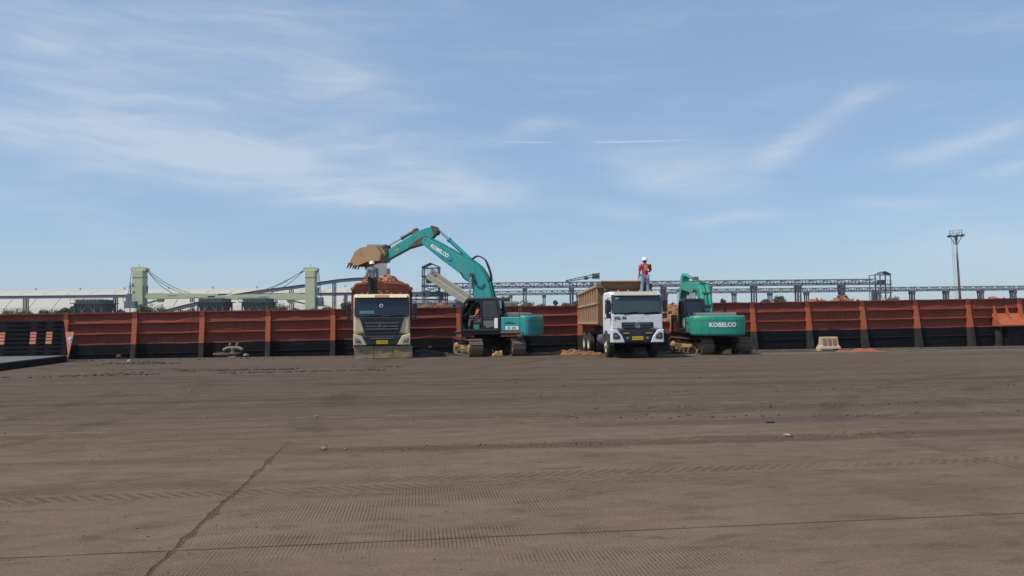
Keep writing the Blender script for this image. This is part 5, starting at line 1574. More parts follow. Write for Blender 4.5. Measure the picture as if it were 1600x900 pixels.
o = mound('rubble_line', m_dirt, None, (-15.3, 31.6, -0.01), 1.7, 0.45, 0.12, 18, 110, (0.02, 0.08), sharp=1.0)
tag(o, 'thin line of dark rubble on the ground right of the black ramp', 'rubble')
lone('stone', 'pale stone standing up from the rubble right of the black ramp', 'stone', m_paleore, (-15.9, 31.9, 0), 0.11, 2, 0.8)
lone('stone', 'dark rubble lump near the foot of the barge left of the bollard', 'stone', m_dirt, (-18.6, 36.4, 0), 0.17, 6, 0.7)
sc = M().prism([(-0.075, 0), (-0.03, 0.05), (0.04, 0.045), (0.08, 0.0), (0.03, -0.04), (-0.05, -0.04)], 'z', 0.004, 0.022).build('rubber_scrap', m_tyre, None, 0.008)
sc.location = (3.94, 11.87, 0)
tag(sc, 'small flat black scrap lying alone in the yard before the white truck', 'scrap')
lone('stone', 'pale flat stone beside the dark dirt lane right of centre', 'stone', m_paleore, (3.72, 10.5, 0), 0.045, 9, 0.45)
lone('stone', 'dark lump on the dirt lane near the crack left of centre', 'stone', m_stone, (-2.38, 9.72, 0), 0.045, 11, 0.7)
lone('stone', 'smaller dark stone right of the lump on the dirt lane', 'stone', m_stone, (-2.12, 9.75, 0), 0.028, 12, 0.7)

# loose grit: uncountable, denser on the dirt lanes
gv = M()
bm = bmesh.new()
bmesh.ops.create_icosphere(bm, subdivisions=1, radius=1.0)
icv, icf = [q.co.copy() for q in bm.verts], [tuple(x.index for x in f.verts) for f in bm.faces]
bm.free()
cT, sT = math.cos(TH), math.sin(TH)
for q in range(2200):
    t = random.random()
    if t < 0.22:
        v_, u_ = random.uniform(4.6, 9), random.uniform(-6, 8)
        r = random.choice((0.004, 0.005, 0.006, 0.009))
    elif t < 0.60:
        v_ = random.choice((9.7, 9.9, 10.1, 11.6, 13.3, 15.8)) + random.gauss(0, 0.22)
        u_ = random.uniform(-10, 16)
        r = random.uniform(0.004, 0.013)
    else:
        v_, u_ = random.uniform(12, 37), random.uniform(-26, 30)
        r = random.uniform(0.008, 0.026) * (1.7 if random.random() < 0.06 else 1.0)
    x, y = u_ * cT - v_ * sT, u_ * sT + v_ * cT
    if y > crest(x) - 0.5:
        continue
    k_ = [0.7 + 0.6 * random.random() for _ in range(len(icv))]
    gv.add([(x + p.x * r * kk, y + p.y * r * kk, r * 0.35 + p.z * r * 0.7 * kk) for p, kk in zip(icv, k_)], icf)
tag(gv.build('gravel', material('grit', (0.14, 0.11, 0.09), 0.95, vary=0.4)), 'loose grit and small stones scattered over the yard', 'gravel', kind='stuff')

# ragged windrows of dirt clods dropped by the traffic
cd = M()
for q in range(2600):
    t = random.random()
    if t < 0.45:
        u_ = random.uniform(-15, -0.5)
        v_ = 26.2 + 0.035 * u_ + random.choice((0.0, 1.3, 1.7)) + random.gauss(0, 0.13)
        r = random.uniform(0.012, 0.05)
    elif t < 0.62:
        u_ = random.uniform(-0.5, 12)
        v_ = 9.85 + 0.12 * math.sin(u_ * 1.3) + random.gauss(0, 0.11)
        r = random.uniform(0.004, 0.014)
    elif t < 0.80:
        u_ = random.uniform(2, 16)
        v_ = random.choice((12.1, 13.6, 16.4, 20.5)) + 0.2 * math.sin(u_ * 0.6) + random.gauss(0, 0.16)
        r = random.uniform(0.006, 0.022)
    else:
        u_ = random.uniform(-24, 30)
        v_ = 36.4 + random.gauss(0, 0.5)
        r = random.uniform(0.015, 0.05)
    if mnoise.noise(Vector((u_ * 0.35, v_ * 0.5, 3.3))) < -0.05:
        continue
    x, y = u_ * cT - v_ * sT, u_ * sT + v_ * cT
    if y > crest(x) - 0.1:
        continue
    k_ = [0.6 + 0.7 * random.random() for _ in range(len(icv))]
    cd.add([(x + p.x * r * kk * 1.3, y + p.y * r * kk, r * 0.25 + p.z * r * 0.65 * kk) for p, kk in zip(icv, k_)], icf)
tag(cd.build('dirt_clods', m_dirt), 'ragged lines of dark dirt clods dropped across the yard', 'dirt', kind='stuff')

# ------------------------------------------------------------------ far side of the water
# long vaulted shed
sh = thing('storage_shed', 'very long pale vaulted storage shed behind the cranes at left', 'shed', (-40.5, 252, 0.3))
prof = [(0, 0), (1.0, 4.0), (3.2, 7.2), (7.0, 10.2), (12.5, 12.5), (19, 13.6), (26, 14.0), (33, 13.6), (40, 12.2), (46, 9.0), (50, 4), (51, 0)]
core = [(y + 0.25 * (1 if y < 26 else -1), z - 0.22 if z > 1 else z) for y, z in prof]
M().prism(core, 'x', -180, -0.3).build('frame', m_shedgap, sh)
pm = M()
for (p, q) in zip(prof[:-1], prof[1:]):
    pm.hexa([(0.09, p[0], p[1]), (7.91, p[0], p[1]), (7.91, q[0], q[1]), (0.09, q[0], q[1]), (0.09, p[0], p[1] + 0.1), (7.91, p[0], p[1] + 0.1), (7.91, q[0], q[1] + 0.1), (0.09, q[0], q[1] + 0.1)])
p0 = pm.build('roof_panel', m_shed, sh)
p0.location.x = -8
for i in range(2, 23):
    share(p0, sh, (-8.0 * i, 0, 0))
M().prism([(y, z) for y, z in prof], 'x', -0.28, 0.0).build('end_wall', m_shed, sh)
for i in range(0, 23):
    if i % 2 == 0:
        M().cyl((-8.0 * i - 4, 26, 14.0), (-8.0 * i - 4, 26, 14.9), 0.35, n=8).build('roof_vent', m_galroof, sh)


def gallery(label, pts, hgt, wid, posts, group=None):
    """covered conveyor: dark cladding under a pale roof, on slender posts"""
    g_ = thing('conveyor_gallery', label, 'conveyor', (pts[0].x, pts[0].y, 0.3), 0, group)
    o_ = Vector((pts[0].x, pts[0].y, 0.3))
    b_, r_ = M(), M()
    for p, q in zip(pts[:-1], pts[1:]):
        p, q = p - o_, q - o_
        y_ = Vector((0, wid / 2, 0))
        b_.hexa([p - y_, q - y_, q + y_, p + y_, p - y_ + Vector((0, 0, hgt)), q - y_ + Vector((0, 0, hgt)), q + y_ + Vector((0, 0, hgt)), p + y_ + Vector((0, 0, hgt))])
        h1, h2 = Vector((0, 0, hgt + 0.02)), Vector((0, 0, hgt + 0.30))
        yy = Vector((0, wid / 2 + 0.15, 0))
        y3 = Vector((0, wid * 0.2, 0))
        r_.hexa([p - yy + h1, q - yy + h1, q + yy + h1, p + yy + h1, p - y3 + h2, q - y3 + h2, q + y3 + h2, p + y3 + h2])
    b_.build('cladding', m_gal, g_)
    r_.build('roof', m_galroof, g_)
    for (a, zt) in posts:
        pm_ = M()
        for s in (-0.25, 0.25):
            pm_.box(a - o_.x + s - 0.12, a - o_.x + s + 0.12, -wid / 2 + 0.1, -wid / 2 + 0.35, 0, zt - 0.3)
            pm_.box(a - o_.x + s - 0.12, a - o_.x + s + 0.12, wid / 2 - 0.35, wid / 2 - 0.1, 0, zt - 0.3)
        for z in range(1, int(zt) - 1, 2):
            pm_.box(a - o_.x - 0.3, a - o_.x + 0.3, -0.06, 0.06, z, z + 0.15)
        pm_.build('post', m_pier, g_)
    return g_


Y = 238
zc = at(100, 466, Y).z
gallery('straight grey conveyor gallery running level in front of the pale shed', [Vector((at(x, 0, Y).x, Y, zc)) for x in (-250, 0, 240, 560)], 0.85, 2.0, [(at(x, 0, Y).x, zc) for x in (-100, 40, 180, 300, 430, 540)])
Y = 222
pp = [(255, 490), (290, 481), (325, 473), (370, 464), (410, 457.5), (450, 452.5), (480, 448.5), (505, 444.5), (530, 441), (555, 438.8), (580, 438.2), (612, 438.2)]
pts = [at(x, y, Y) for x, y in pp]
gallery('pale roofed conveyor gallery arching up behind the right hand crane', pts, 0.85, 2.2, [(at(x, 0, Y).x, at(x, y, Y).z) for x, y in ((282, 484), (313, 476), (455, 452), (522, 442), (590, 438))])


# cargo ship cranes
def crane(label, px, Y, ytop, ybase, side, jib_end_px, jib_y, wpx):
    b_ = at(px, ybase, Y)
    c_ = thing('ship_crane', label, 'crane', (b_.x, Y, b_.z - 3.0), 0, 'pale green deck cranes')
    H_ = at(px, ytop, Y).z - (b_.z - 3.0)
    w_ = wpx / FPX * Y / 2
    M().lathe([(0, w_ * 0.95), (3.0, w_ * 0.95), (3.1, w_ * 1.25), (3.35, w_ * 1.25)], (0, 0, 0), 'z', 16).build('pedestal', m_crane, c_)
    tw = M().prism([(-w_, 3.35), (w_, 3.35), (w_ * 0.94, H_ - 1.6), (w_ * 1.0, H_ - 0.9), (-w_ * 1.0, H_ - 0.9), (-w_ * 0.94, H_ - 1.6)], 'y', -w_, w_).build('tower', m_crane, c_, 0.08)
    M().box(-w_ * 0.97, w_ * 0.97, -w_ - 0.05, w_ + 0.05, H_ - 2.9, H_ - 2.75).build('platform_line', m_cranedk, tw)
    for sg in (-1, 1):
        M().cyl((sg * w_ * 0.95, -w_ * 0.8, H_ - 0.7), (sg * w_ * 0.95, w_ * 0.8, H_ - 0.7), 0.62, n=14).build('sheave', m_crane, tw)
    M().prism([(-w_ * 0.8, H_ - 0.9), (w_ * 0.8, H_ - 0.9), (w_ * 0.5, H_ - 0.1), (-w_ * 0.5, H_ - 0.1)], 'y', -w_ * 0.7, w_ * 0.7).build('tower_head', m_crane, tw)
    M().cyl((-0.2, 0, H_ - 0.1), (-0.2, 0, H_ + 0.7), 0.07, n=6).build('aerial', m_cranedk, tw)
    M().box(side * w_ * 1.02 - (0.0 if side > 0 else 0.8), side * w_ * 1.02 + (0.8 if side > 0 else 0.0), -w_ * 0.9, -w_ * 0.1, H_ * 0.50, H_ * 0.50 + 1.7).build('operator_cabin', m_cranedk, c_, 0.05)
    # jib: box girder, deeper near the foot, with a hanging grab bracket
    zj = at(px, jib_y, Y).z - (b_.z - 3.0)
    Lj = at(jib_end_px, 0, Y).x - b_.x
    s = 1 if Lj > 0 else -1
    jb = M()
    for q in (-1, 1):
        pr_ = [(s * w_, zj - 0.70), (s * w_, zj + 0.60), (s * (w_ + 2.5), zj + 0.85), (Lj * 0.6, zj + 0.68), (Lj, zj + 0.42), (Lj, zj - 0.50), (Lj * 0.6, zj - 0.66), (s * (w_ + 3.5), zj - 0.80)]
        jb.prism(pr_, 'y', q * 0.75 - 0.28, q * 0.75 + 0.28)
    for t in (0.2, 0.45, 0.7, 0.99):
        jb.box(Lj * t - 0.25, Lj * t + 0.25, -0.9, 0.9, zj - 0.25, zj + 0.25)
    jo = jb.build('jib', m_crane, c_, 0.05)
    M().prism([(s * (w_ + 3.2), zj - 0.6), (s * (w_ + 5.0), zj - 0.6), (s * (w_ + 4.6), zj - 1.6), (s * (w_ + 3.4), zj - 1.6)], 'y', -0.5, 0.5).build('jib_bracket', m_crane, jo)
    M().bar((s * w_, 0, zj - 1.9), (s * (w_ + 3.4), 0, zj - 1.1), 0.4, 0.4).build('luffing_strut', m_crane, jo)
    M().box(Lj * 0.45 - 1.2, Lj * 0.45 + 1.2, -1.06, -1.035, zj - 0.05, zj + 0.12).build('jib_name_board', m_cranedk, jo)
    for q, (t, yy) in enumerate(((0.58, -0.5), (0.66, 0.5), (0.44, 0.0))):
        a = Vector((s * w_ * 1.1, yy, H_ - 0.6))
        e = Vector((Lj * t, yy, zj + 0.6))
        pts_ = [a.lerp(e, k_ / 8) - Vector((0, 0, 0.9 * math.sin(PI * k_ / 8))) for k_ in range(9)]
        M().tube(pts_, 0.08, 5).build('cable', m_cable, c_)
    for yy in (-0.6, 0.6):
        M().tube([(-s * w_ * 1.3, yy, H_ - 0.8), (-s * (w_ + 1.3), yy, H_ * 0.45), (-s * (w_ + 1.0), yy, H_ * 0.28)], 0.07, 5).build('back_cable', m_cable, c_)
    M().box(-s * (w_ + 0.1) if s < 0 else -(w_ + 2.4), -s * (w_ + 0.1) + 2.4 if s < 0 else -(w_ + 0.1), -1.2, 1.2, 3.9, 4.1).build('platform', m_cranedk, c_)
    M().box(-s * (w_ + 0.3) if s < 0 else -(w_ + 1.7), -s * (w_ + 0.3) + 1.4 if s < 0 else -(w_ + 0.3), -0.9, 0.9, 4.11, 6.2).build('winch_house', m_cranedk, c_, 0.06)
    rl = M()
    for k_ in range(4):
        x = -s * (w_ + 0.2 + 0.7 * k_)
        rl.box(x - 0.05, x + 0.05, -1.25, -1.15, 4.1, 5.2)
    rl.box(min(-s * w_, -s * (w_ + 2.4)), max(-s * w_, -s * (w_ + 2.4)), -1.24, -1.16, 5.1, 5.2)
    rl.build('guard_rail', m_cranedk, c_)
    return c_


crane('khaki ship crane with its jib lying to the right, leftmost of the two', 218, 200, 417, 478, 1, 338, 463, 17)
crane('khaki ship crane with its jib lying to the left, beside the arching conveyor', 486, 200, 417, 484, 1, 326, 463.5, 16)
# the ship that carries them, hidden low behind the barge
shp = thing('cargo_ship', 'low cargo ship hull beneath the two khaki cranes', 'ship', (-75, 200, -2.4))
hl_ = M().prism([(-62, 0), (58, 0), (66, 5.0), (66, 6.1), (-66, 6.1), (-66, 3.0)], 'y', -8, 8).build('hull', m_black, shp)
for x in (-34, -8, 18):
    M().box(x - 9, x + 9, -5, 5, 6.105, 7.0).build('hatch_cover', m_hopper, shp, 0.05)
mst = thing('signal_mast', 'thin dark signal mast with cross arms left of the left khaki crane', 'mast', tuple(at(203, 480, 195)), 0)
M().cyl((0, 0, -2), (0, 0, 6.2), 0.12, n=8).build('pole', m_cranedk, mst)
for z, l in ((5.2, 1.3), (3.4, 0.9), (2.0, 1.6)):
    M().bar((-l * 0.6, 0, z), (l, 0, z), 0.12).build('cross_arm', m_cranedk, mst)
M().box(-1.2, 1.6, -0.8, 0.8, -0.2, 1.5).build('deck_house', m_cranedk, mst, 0.05)
for x, z in ((0.7, 3.5), (0.4, 5.3)):
    M().box(x, x + 0.4, -0.2, 0.2, z, z + 0.6).build('lamp_box', m_cranedk, mst)


def hopper(label, px, wpx, ytop, Y):
    c_ = at(px, ytop, Y)
    h_ = thing('hopper', label, 'hopper', (c_.x, Y, 0.3), 0, 'dark green unloading hoppers')
    W_ = wpx / FPX * Y / 2
    Z = c_.z - 0.3
    M().hexa([(-W_ * 0.62, -2.2, Z - 5.2), (W_ * 0.62, -2.2, Z - 5.2), (W_ * 0.62, 2.2, Z - 5.2), (-W_ * 0.62, 2.2, Z - 5.2), (-W_ * 0.9, -3, Z - 0.9), (W_ * 0.9, -3, Z - 0.9), (W_ * 0.9, 3, Z - 0.9), (-W_ * 0.9, 3, Z - 0.9)]).build('funnel', m_hopper, h_)
    M().box(-W_ * 0.85, W_ * 0.85, -3.0, 3.0, Z - 0.9, Z).build('bin', m_hopper, h_, 0.04)
    M().box(-W_ * 1.15, W_ * 1.15, -3.4, 3.4, Z - 0.98, Z - 0.80).build('walkway', m_hopper, h_)
    for i in range(8):
        x = -W_ * 0.8 + W_ * 1.6 * i / 7
        M().box(x - 0.05, x + 0.05, -3.08, -3.0, Z - 0.88, Z - 0.02).build('bin_rib', m_cranedk, h_)
    for sx in (-1, 1):
        for sy in (-1, 1):
            M().box(sx * W_ * 0.9 - 0.16, sx * W_ * 0.9 + 0.16, sy * 2.9 - 0.16, sy * 2.9 + 0.16, 0, Z - 0.99).build('leg', m_pier, h_)
    for sx in (-1, 1):
        M().bar((sx * W_ * 0.85, -2.95, Z - 5.0), (0, -2.95, Z - 1.05), 0.22).build('brace', m_truss, h_)
        M().bar((sx * W_ * 0.45, -2.9, 0), (sx * W_ * 0.45, -2.9, Z - 1.0), 0.2).build('strut', m_truss, h_)
    rl = M()
    for i in range(9):
        x = -W_ * 1.12 + W_ * 2.24 * i / 8
        rl.box(x - 0.03, x + 0.03, -3.4, -3.34, Z - 0.8, Z + 0.15)
    rl.box(-W_ * 1.12, W_ * 1.12, -3.4, -3.35, Z + 0.1, Z + 0.16)
    rl.build('guard_rail', m_hopper, h_)


hopper('dark green hopper on legs left of the left khaki crane', 148, 46, 468.5, 180)
hopper('dark green hopper on legs under the meeting ends of the two jibs', 336, 42, 466.5, 180)
hopper('dark green hopper on legs under the jib of the right khaki crane', 404, 42, 466.5, 180)

# tall concrete silo block behind the bucket
sb = thing('silo_tower', 'tall plain grey concrete tower behind the excavator bucket', 'tower', tuple(at(589, 0, 260).xy) + (0.3,), 0.18)
zt = at(589, 383, 260).z - 0.3
M().box(-3.2, 3.2, -3.2, 3.2, 0, zt - 0.7).build('shaft', m_conc, sb, 0.05)
M().box(-3.35, 3.35, -3.35, 3.35, zt - 0.69, zt).build('parapet', m_conc, sb, 0.05)
M().box(3.21, 4.4, -2.4, 2.4, 0, zt - 8.0).build('stair_tower', m_conc, sb, 0.05)
for z in range(4, int(zt) - 3, 4):
    M().box(-3.26, -3.205, -0.5, 0.5, z, z + 1.2).build('window', m_winds, sb)
    M().box(3.4, 4.2, -2.46, -2.405, z * 0.6 + 1, z * 0.6 + 1.9).build('window', m_winds, sb)


# lattice conveyor bridges
def trestle(label, Y, x0, x1, ztop, depth, piers, seed, bay=1.9):
    L_ = x1 - x0
    t_ = thing('conveyor_bridge', label, 'conveyor', (x0, Y, 0.3), 0, 'lattice conveyor bridges')
    zt, zb_ = ztop - 0.3, ztop - 0.3 - depth
    fr = M()
    for y in (-1.1, 1.1):
        fr.box(0, L_, y - 0.10, y + 0.10, zt - 0.20, zt)
        fr.box(0, L_, y - 0.12, y + 0.12, zb_, zb_ + 0.2)
    fr.build('chord', m_truss, t_)
    lt = M()
    nb = int(L_ / bay)
    for i in range(nb):
        a, b = L_ * i / nb, L_ * (i + 1) / nb
        for y in (-1.1, 1.1):
            lt.bar((a, y, zb_ + 0.2), (a, y, zt - 0.16), 0.15)
            if i % 2:
                lt.bar((a, y, zb_ + 0.2), (b, y, zt - 0.16), 0.15)
            else:
                lt.bar((a, y, zt - 0.16), (b, y, zb_ + 0.2), 0.15)
        lt.bar((a, -1.1, zt + 0.0), (a, -1.1, zt + 0.10), 0.05)
    tag(lt.build('lattice', m_truss, t_), kind='stuff')
    M().box(0, L_, -0.6, 0.6, zb_ + 0.35, zb_ + 0.62).build('belt', m_pier, t_)
    rl = M().box(0, L_, -0.75, -0.70, zb_ + 0.9, zb_ + 1.0)
    rl.build('walkway_rail', m_belt, t_)
    for x in piers:
        x -= x0
        p_ = M()
        for s in (-0.32, 0.32):
            p_.box(x + s - 0.16, x + s + 0.16, -1.2, -0.8, 0, zb_ - 0.01)
            p_.box(x + s - 0.16, x + s + 0.16, 0.8, 1.2, 0, zb_ - 0.01)
        for z in range(1, int(zb_), 2):
            p_.box(x - 0.3, x + 0.3, -1.1, -0.95, z, z + 0.14)
        p_.box(x - 0.62, x + 0.62, -1.3, 1.3, zb_ - 0.9, zb_ - 0.012)
        p_.build('pier', m_pier, t_)
    return t_


YU, YL = 206, 267
trestle('upper nearer lattice conveyor bridge ending at the small tower on the right', YU, at(690, 0, YU).x, at(1368, 0, YU).x, at(1100, 438.5, YU).z, 1.55, [at(x, 0, YU).x for x in (748, 820, 893, 965, 1037, 1108, 1178, 1247, 1315)], 1)
trestle('lower farther lattice conveyor bridge running on to the right edge', YL, at(640, 0, YL).x, at(1760, 0, YL).x, at(1100, 451.5, YL).z, 1.55, [at(x, 0, YL).x for x in (690, 745, 798, 850, 903, 956, 1040, 1093, 1147, 1203, 1260, 1315, 1370, 1425, 1478, 1532, 1583, 1640, 1700)], 2)


# left transfer tower with gable canopy and the twin inclined conveyor
def tower(label, px, wpx, ytop, Y, floors, cat='tower', roof_px=None):
    c_ = at(px, ytop, Y)
    t_ = thing('transfer_tower', label, cat, (c_.x, Y, 0.3))
    W_ = wpx / FPX * Y / 2
    Z = c_.z - 0.3
    for sx in (-1, 1):
        for sy in (-1, 1):
            M().box(sx * W_ - 0.12, sx * W_ + 0.12, sy * W_ - 0.12, sy * W_ + 0.12, 0, Z - 0.9).build('column', m_truss, t_)
    r_ = M().prism([(-W_ * 1.15, Z - 0.95), (-W_ * 1.15, Z - 0.8), (0, Z), (W_ * 1.15, Z - 0.8), (W_ * 1.15, Z - 0.95), (0, Z - 0.2)], 'y', -W_ * 1.2, W_ * 1.2).build('canopy', m_pier, t_)
    M().box(-W_ * 1.1, W_ * 1.1, -W_ - 0.1, -W_ + 0.05, Z - 1.25, Z - 0.96).build('canopy_beam', m_truss, t_)
    for yf in floors:
        z = at(px, yf, Y).z - 0.3
        fl = M().box(-W_ * 1.2, W_ * 1.2, -W_ * 1.2, W_ * 1.2, z - 0.22, z).build('floor_deck', m_pier, t_)
        rl = M()
        for i in range(7):
            x = -W_ * 1.18 + W_ * 2.36 * i / 6
            rl.box(x - 0.03, x + 0.03, -W_ * 1.19, -W_ * 1.19 + 0.05, z, z + 1.0)
        rl.box(-W_ * 1.18, W_ * 1.18, -W_ * 1.19, -W_ * 1.19 + 0.05, z + 0.95, z + 1.02)
        rl.build('guard_rail', m_truss, fl)
    zs = [0] + sorted(at(px, yf, Y).z - 0.3 for yf in floors)
    for a, b in zip(zs[:-1], zs[1:]):
        br_ = M()
        for y in (-W_, W_):
            br_.bar((-W_, y, a), (W_, y, b - 0.25), 0.11)
            br_.bar((W_, y, a), (-W_, y, b - 0.25), 0.11)
        br_.build('cross_brace', m_truss, t_)
    return t_, W_, Z


tl, Wl, Zl = tower('steel transfer tower with gable canopy at the head of the inclined conveyor', 674, 24, 411, 150, [431, 446, 456])
mm = M().box(-1.0, 0.7, -0.8, 0.8, Zl - 3.9, Zl - 2.9)
mm.cyl((0.9, -0.9, Zl - 3.2), (0.9, 0.9, Zl - 3.2), 0.45, n=12)
mm.build('drive_unit', m_joint, tl, 0.05)
for x, z, s in ((-0.6, 5.2, 1.0), (0.8, 4.2, 1.2), (0.2, 2.6, 1.3), (-0.7, 7.3, 0.8)):
    M().prism([(x - s * 0.6, z), (x + s * 0.6, z), (x + s * 0.3, z - 1.2), (x - s * 0.3, z - 1.2)], 'y', -1.0, 1.0).build('chute', m_conc, tl)
ic = thing('inclined_conveyor', 'twin beige inclined conveyor sloping down from the canopied tower', 'conveyor', tuple(at(705, 480, 148).xy) + (0.3,))
o_ = ic.location.copy()
for q, dy_ in ((-1, 0), (1, 0)):
    a, b = at(671 + q * 1.9, 428 - q * 3.6, 148) - o_, at(742 + q * 1.9, 476 - q * 3.6, 146) - o_
    a.y += q * 1.0
    b.y += q * 1.0
    M().bar(a, b, 1.0, 0.95).build('conveyor_frame', m_belt, ic)
    M().bar(a + Vector((0, 0, 0.62)), b + Vector((0, 0, 0.62)), 0.8, 0.1).build('belt_cover', m_galroof, ic)
a, b = at(671, 428, 148) - o_, at(742, 476, 146) - o_
M().bar(a - Vector((0, 0, 0.25)), b - Vector((0, 0, 0.25)), 0.5, 0.35).build('centre_walkway', m_pier, ic)
for t in (0.35, 0.7):
    p = a.lerp(b, t)
    M().bar((p.x, p.y, 0), (p.x, p.y, p.z - 0.5), 0.25).build('support', m_truss, ic)
# right tower
tr_, Wr, Zr = tower('small steel tower with dark gable roof where the upper bridge ends', 1380, 16, 424, 214, [444, 457])
M().box(-Wr * 0.9, 0.2, -1, 1, Zr - 3.6, Zr - 2.4).build('drive_unit', m_pier, tr_, 0.05)
M().box(-Wr * 2.7, -Wr * 1.05, -1.2, 1.2, Zr - 1.15, Zr - 1.0).build('lean_to_roof', m_galroof, tr_)
M().box(-Wr * 2.65, -Wr * 2.55, -0.1, 0.1, 0, Zr - 1.16).build('column', m_pier, tr_)
M().box(-Wr * 2.2, -Wr * 1.8, -0.4, 0.4, 0, Zr - 5.6).build('column', m_pier, tr_)
# stacker boom rising above the bridges
sk = thing('stacker_boom', 'dark lattice stacker boom rising above the upper bridge left of white truck', 'stacker', tuple(at(890, 0, 235).xy) + (0.3,))
o_ = sk.location.copy()
a, b = at(884, 440, 235) - o_, at(936, 432, 235) - o_
bm_ = M()
for y in (-0.8, 0.8):
    yv = Vector((0, y, 0))
    bm_.bar(a + yv, b + yv, 0.2)
    bm_.bar(a + yv + Vector((0, 0, 0.3)), b + yv + Vector((0, 0, 1.0)), 0.16)
    for i in range(9):
        p, q = a.lerp(b, i / 9) + yv, a.lerp(b, (i + 1) / 9) + yv
        bm_.bar(p, q + Vector((0, 0, 0.3 + 0.7 * (i + 1) / 9)), 0.1)
bm_.build('boom', m_pier, sk)
for x, y, s in ((931, 435.5, 1.0), (916, 437, 0.55)):
    p = at(x, y, 235) - o_
    M().box(p.x - s, p.x + s, -0.9, 0.9, p.z, p.z + 1.6 * s).build('cabin', m_pier, sk, 0.05)
p = at(937, 437, 235) - o_
M().bar((p.x, 0, p.z), (p.x, 0, p.z + 2.2), 0.12).build('aerial', m_pier, sk)
p = at(925, 440, 235) - o_
M().bar((p.x, 0, 0), (p.x, 0, p.z), 1.2, 1.2).build('mast', m_pier, sk)

# lamp mast
lm = thing('lamp_mast', 'tall thin floodlight mast with ladder and railed head, rusty red lower half', 'lamp mast', tuple(at(1501, 0, 160).xy) + (0.3,), rot=(0, -0.030, 0))
zt = at(1496, 362, 160).z - 0.3
M().tube([(0, 0, 0), (0, 0, zt * 0.62)], [0.27, 0.22], 12).build('lower_shaft', m_rust, lm, smooth=True)
M().tube([(0, 0, zt * 0.62), (0, 0, zt - 0.6)], [0.20, 0.15], 12).build('upper_shaft', m_mast, lm, smooth=True)
ld = M()
for s in (-0.18, 0.18):
    ld.box(-0.80 + s - 0.018, -0.80 + s + 0.018, -0.03, 0.03, 0.2, zt - 1.4)
for i in range(int((zt - 1.6) / 0.5)):
    ld.box(-1.0, -0.60, -0.02, 0.02, 0.5 + i * 0.5, 0.54 + i * 0.5)
for i in range(6):
    z = 2 + i * (zt - 4) / 5
    ld.box(-0.60, -0.15, -0.03, 0.03, z, z + 0.06)
ld.build('ladder', m_mast, lm)
M().lathe([(zt - 1.0, 0.3), (zt - 0.95, 1.25), (zt - 0.8, 1.25), (zt - 0.75, 0.2)], (0, 0, 0), 'z', 12).build('platform', m_pier, lm)
for i in range(4):
    a = i * PI / 2 + PI / 4
    M().bar((0.2 * math.cos(a), 0.2 * math.sin(a), zt - 2.6), (1.1 * math.cos(a), 1.1 * math.sin(a), zt - 1.0), 0.12).build('bracket', m_mast, lm)
rl = M()
for i in range(8):
    a = i * PI / 4
    rl.bar((1.2 * math.cos(a), 1.2 * math.sin(a), zt - 0.8), (1.2 * math.cos(a), 1.2 * math.sin(a), zt + 0.35), 0.06)
    b = a + PI / 4
    for z in (zt - 0.2, zt + 0.33):
        rl.bar((1.2 * math.cos(a), 1.2 * math.sin(a), z), (1.2 * math.cos(b), 1.2 * math.sin(b), z), 0.05)
rl.build('railing', m_mast, lm)
for i in range(6):
    a = i * PI / 3 + 0.2
    c_ = Vector((1.35 * math.cos(a), 1.35 * math.sin(a), zt - 0.72))
    f_ = M().box(c_.x - 0.28, c_.x + 0.28, c_.y - 0.22, c_.y + 0.22, c_.z - 0.30, c_.z + 0.12).build('floodlight', m_cabgrey, lm, 0.04)
    M().box(c_.x - 0.22, c_.x + 0.22, c_.y - 0.26, c_.y - 0.222, c_.z - 0.26, c_.z + 0.02).build('lens', m_lamp, f_)

# small far buildings and pipe rack near the left tower
def small_building(label, x0, x1, ytop, Y, mat, roof_m, d_=8.0):
    a, b = at(x0, ytop, Y), at(x1, ytop, Y)
    t_ = thing('port_building', label, 'building', ((a.x + b.x) / 2, Y, 0.3))
    W_, Z = (b.x - a.x) / 2, a.z - 0.3
    M().box(-W_, W_, 0, d_, 0, Z - 0.5).build('wall', mat, t_)
    M().prism([(-W_ - 0.4, Z - 0.495), (W_ + 0.4, Z - 0.495), (W_ + 0.2, Z), (-W_ - 0.2, Z)], 'y', -0.4, d_ + 0.4).build('roof', roof_m, t_)
    nw = max(1, int(W_))
    for i in range(nw):
        x = -W_ + (i + 0.5) * 2 * W_ / nw
        M().box(x - 0.4, x + 0.4, -0.05, -0.004, Z - 2.2, Z - 1.0).build('window', m_winds, t_)


small_building('low beige port building with flat roof showing right of the turquoise boom', 778, 809, 471, 190, m_conc, m_belt)
small_building('pale low building behind the steel legs of the canopied tower', 640, 718, 470, 170, m_galroof, m_conc)
small_building('small blue clad building under the inclined conveyor', 712, 737, 467.5, 160, m_bluebox, m_bluebox)
small_building('grey lattice sided building behind the green excavator boom', 1066, 1084, 450, 240, m_conc, m_pier)
pk = thing('pipe_rack', 'horizontal pipes on posts joining the canopied tower from the left', 'pipe rack', tuple(at(665, 0, 152).xy) + (0.3,))
o_ = pk.location.copy()
for yy in (458.5, 462.5, 468):
    a, b = at(612, yy, 152) - o_, at(700, yy, 152) - o_
    M().cyl((a.x, 0, a.z), (b.x, 0, b.z), 0.16, n=8).build('pipe', m_pier, pk)
for x in (615, 636, 650, 664, 690, 699):
    a = at(x, 457, 152) - o_
    M().box(a.x - 0.1, a.x + 0.1, -0.3, -0.165, 0, a.z).build('post', m_truss, pk)


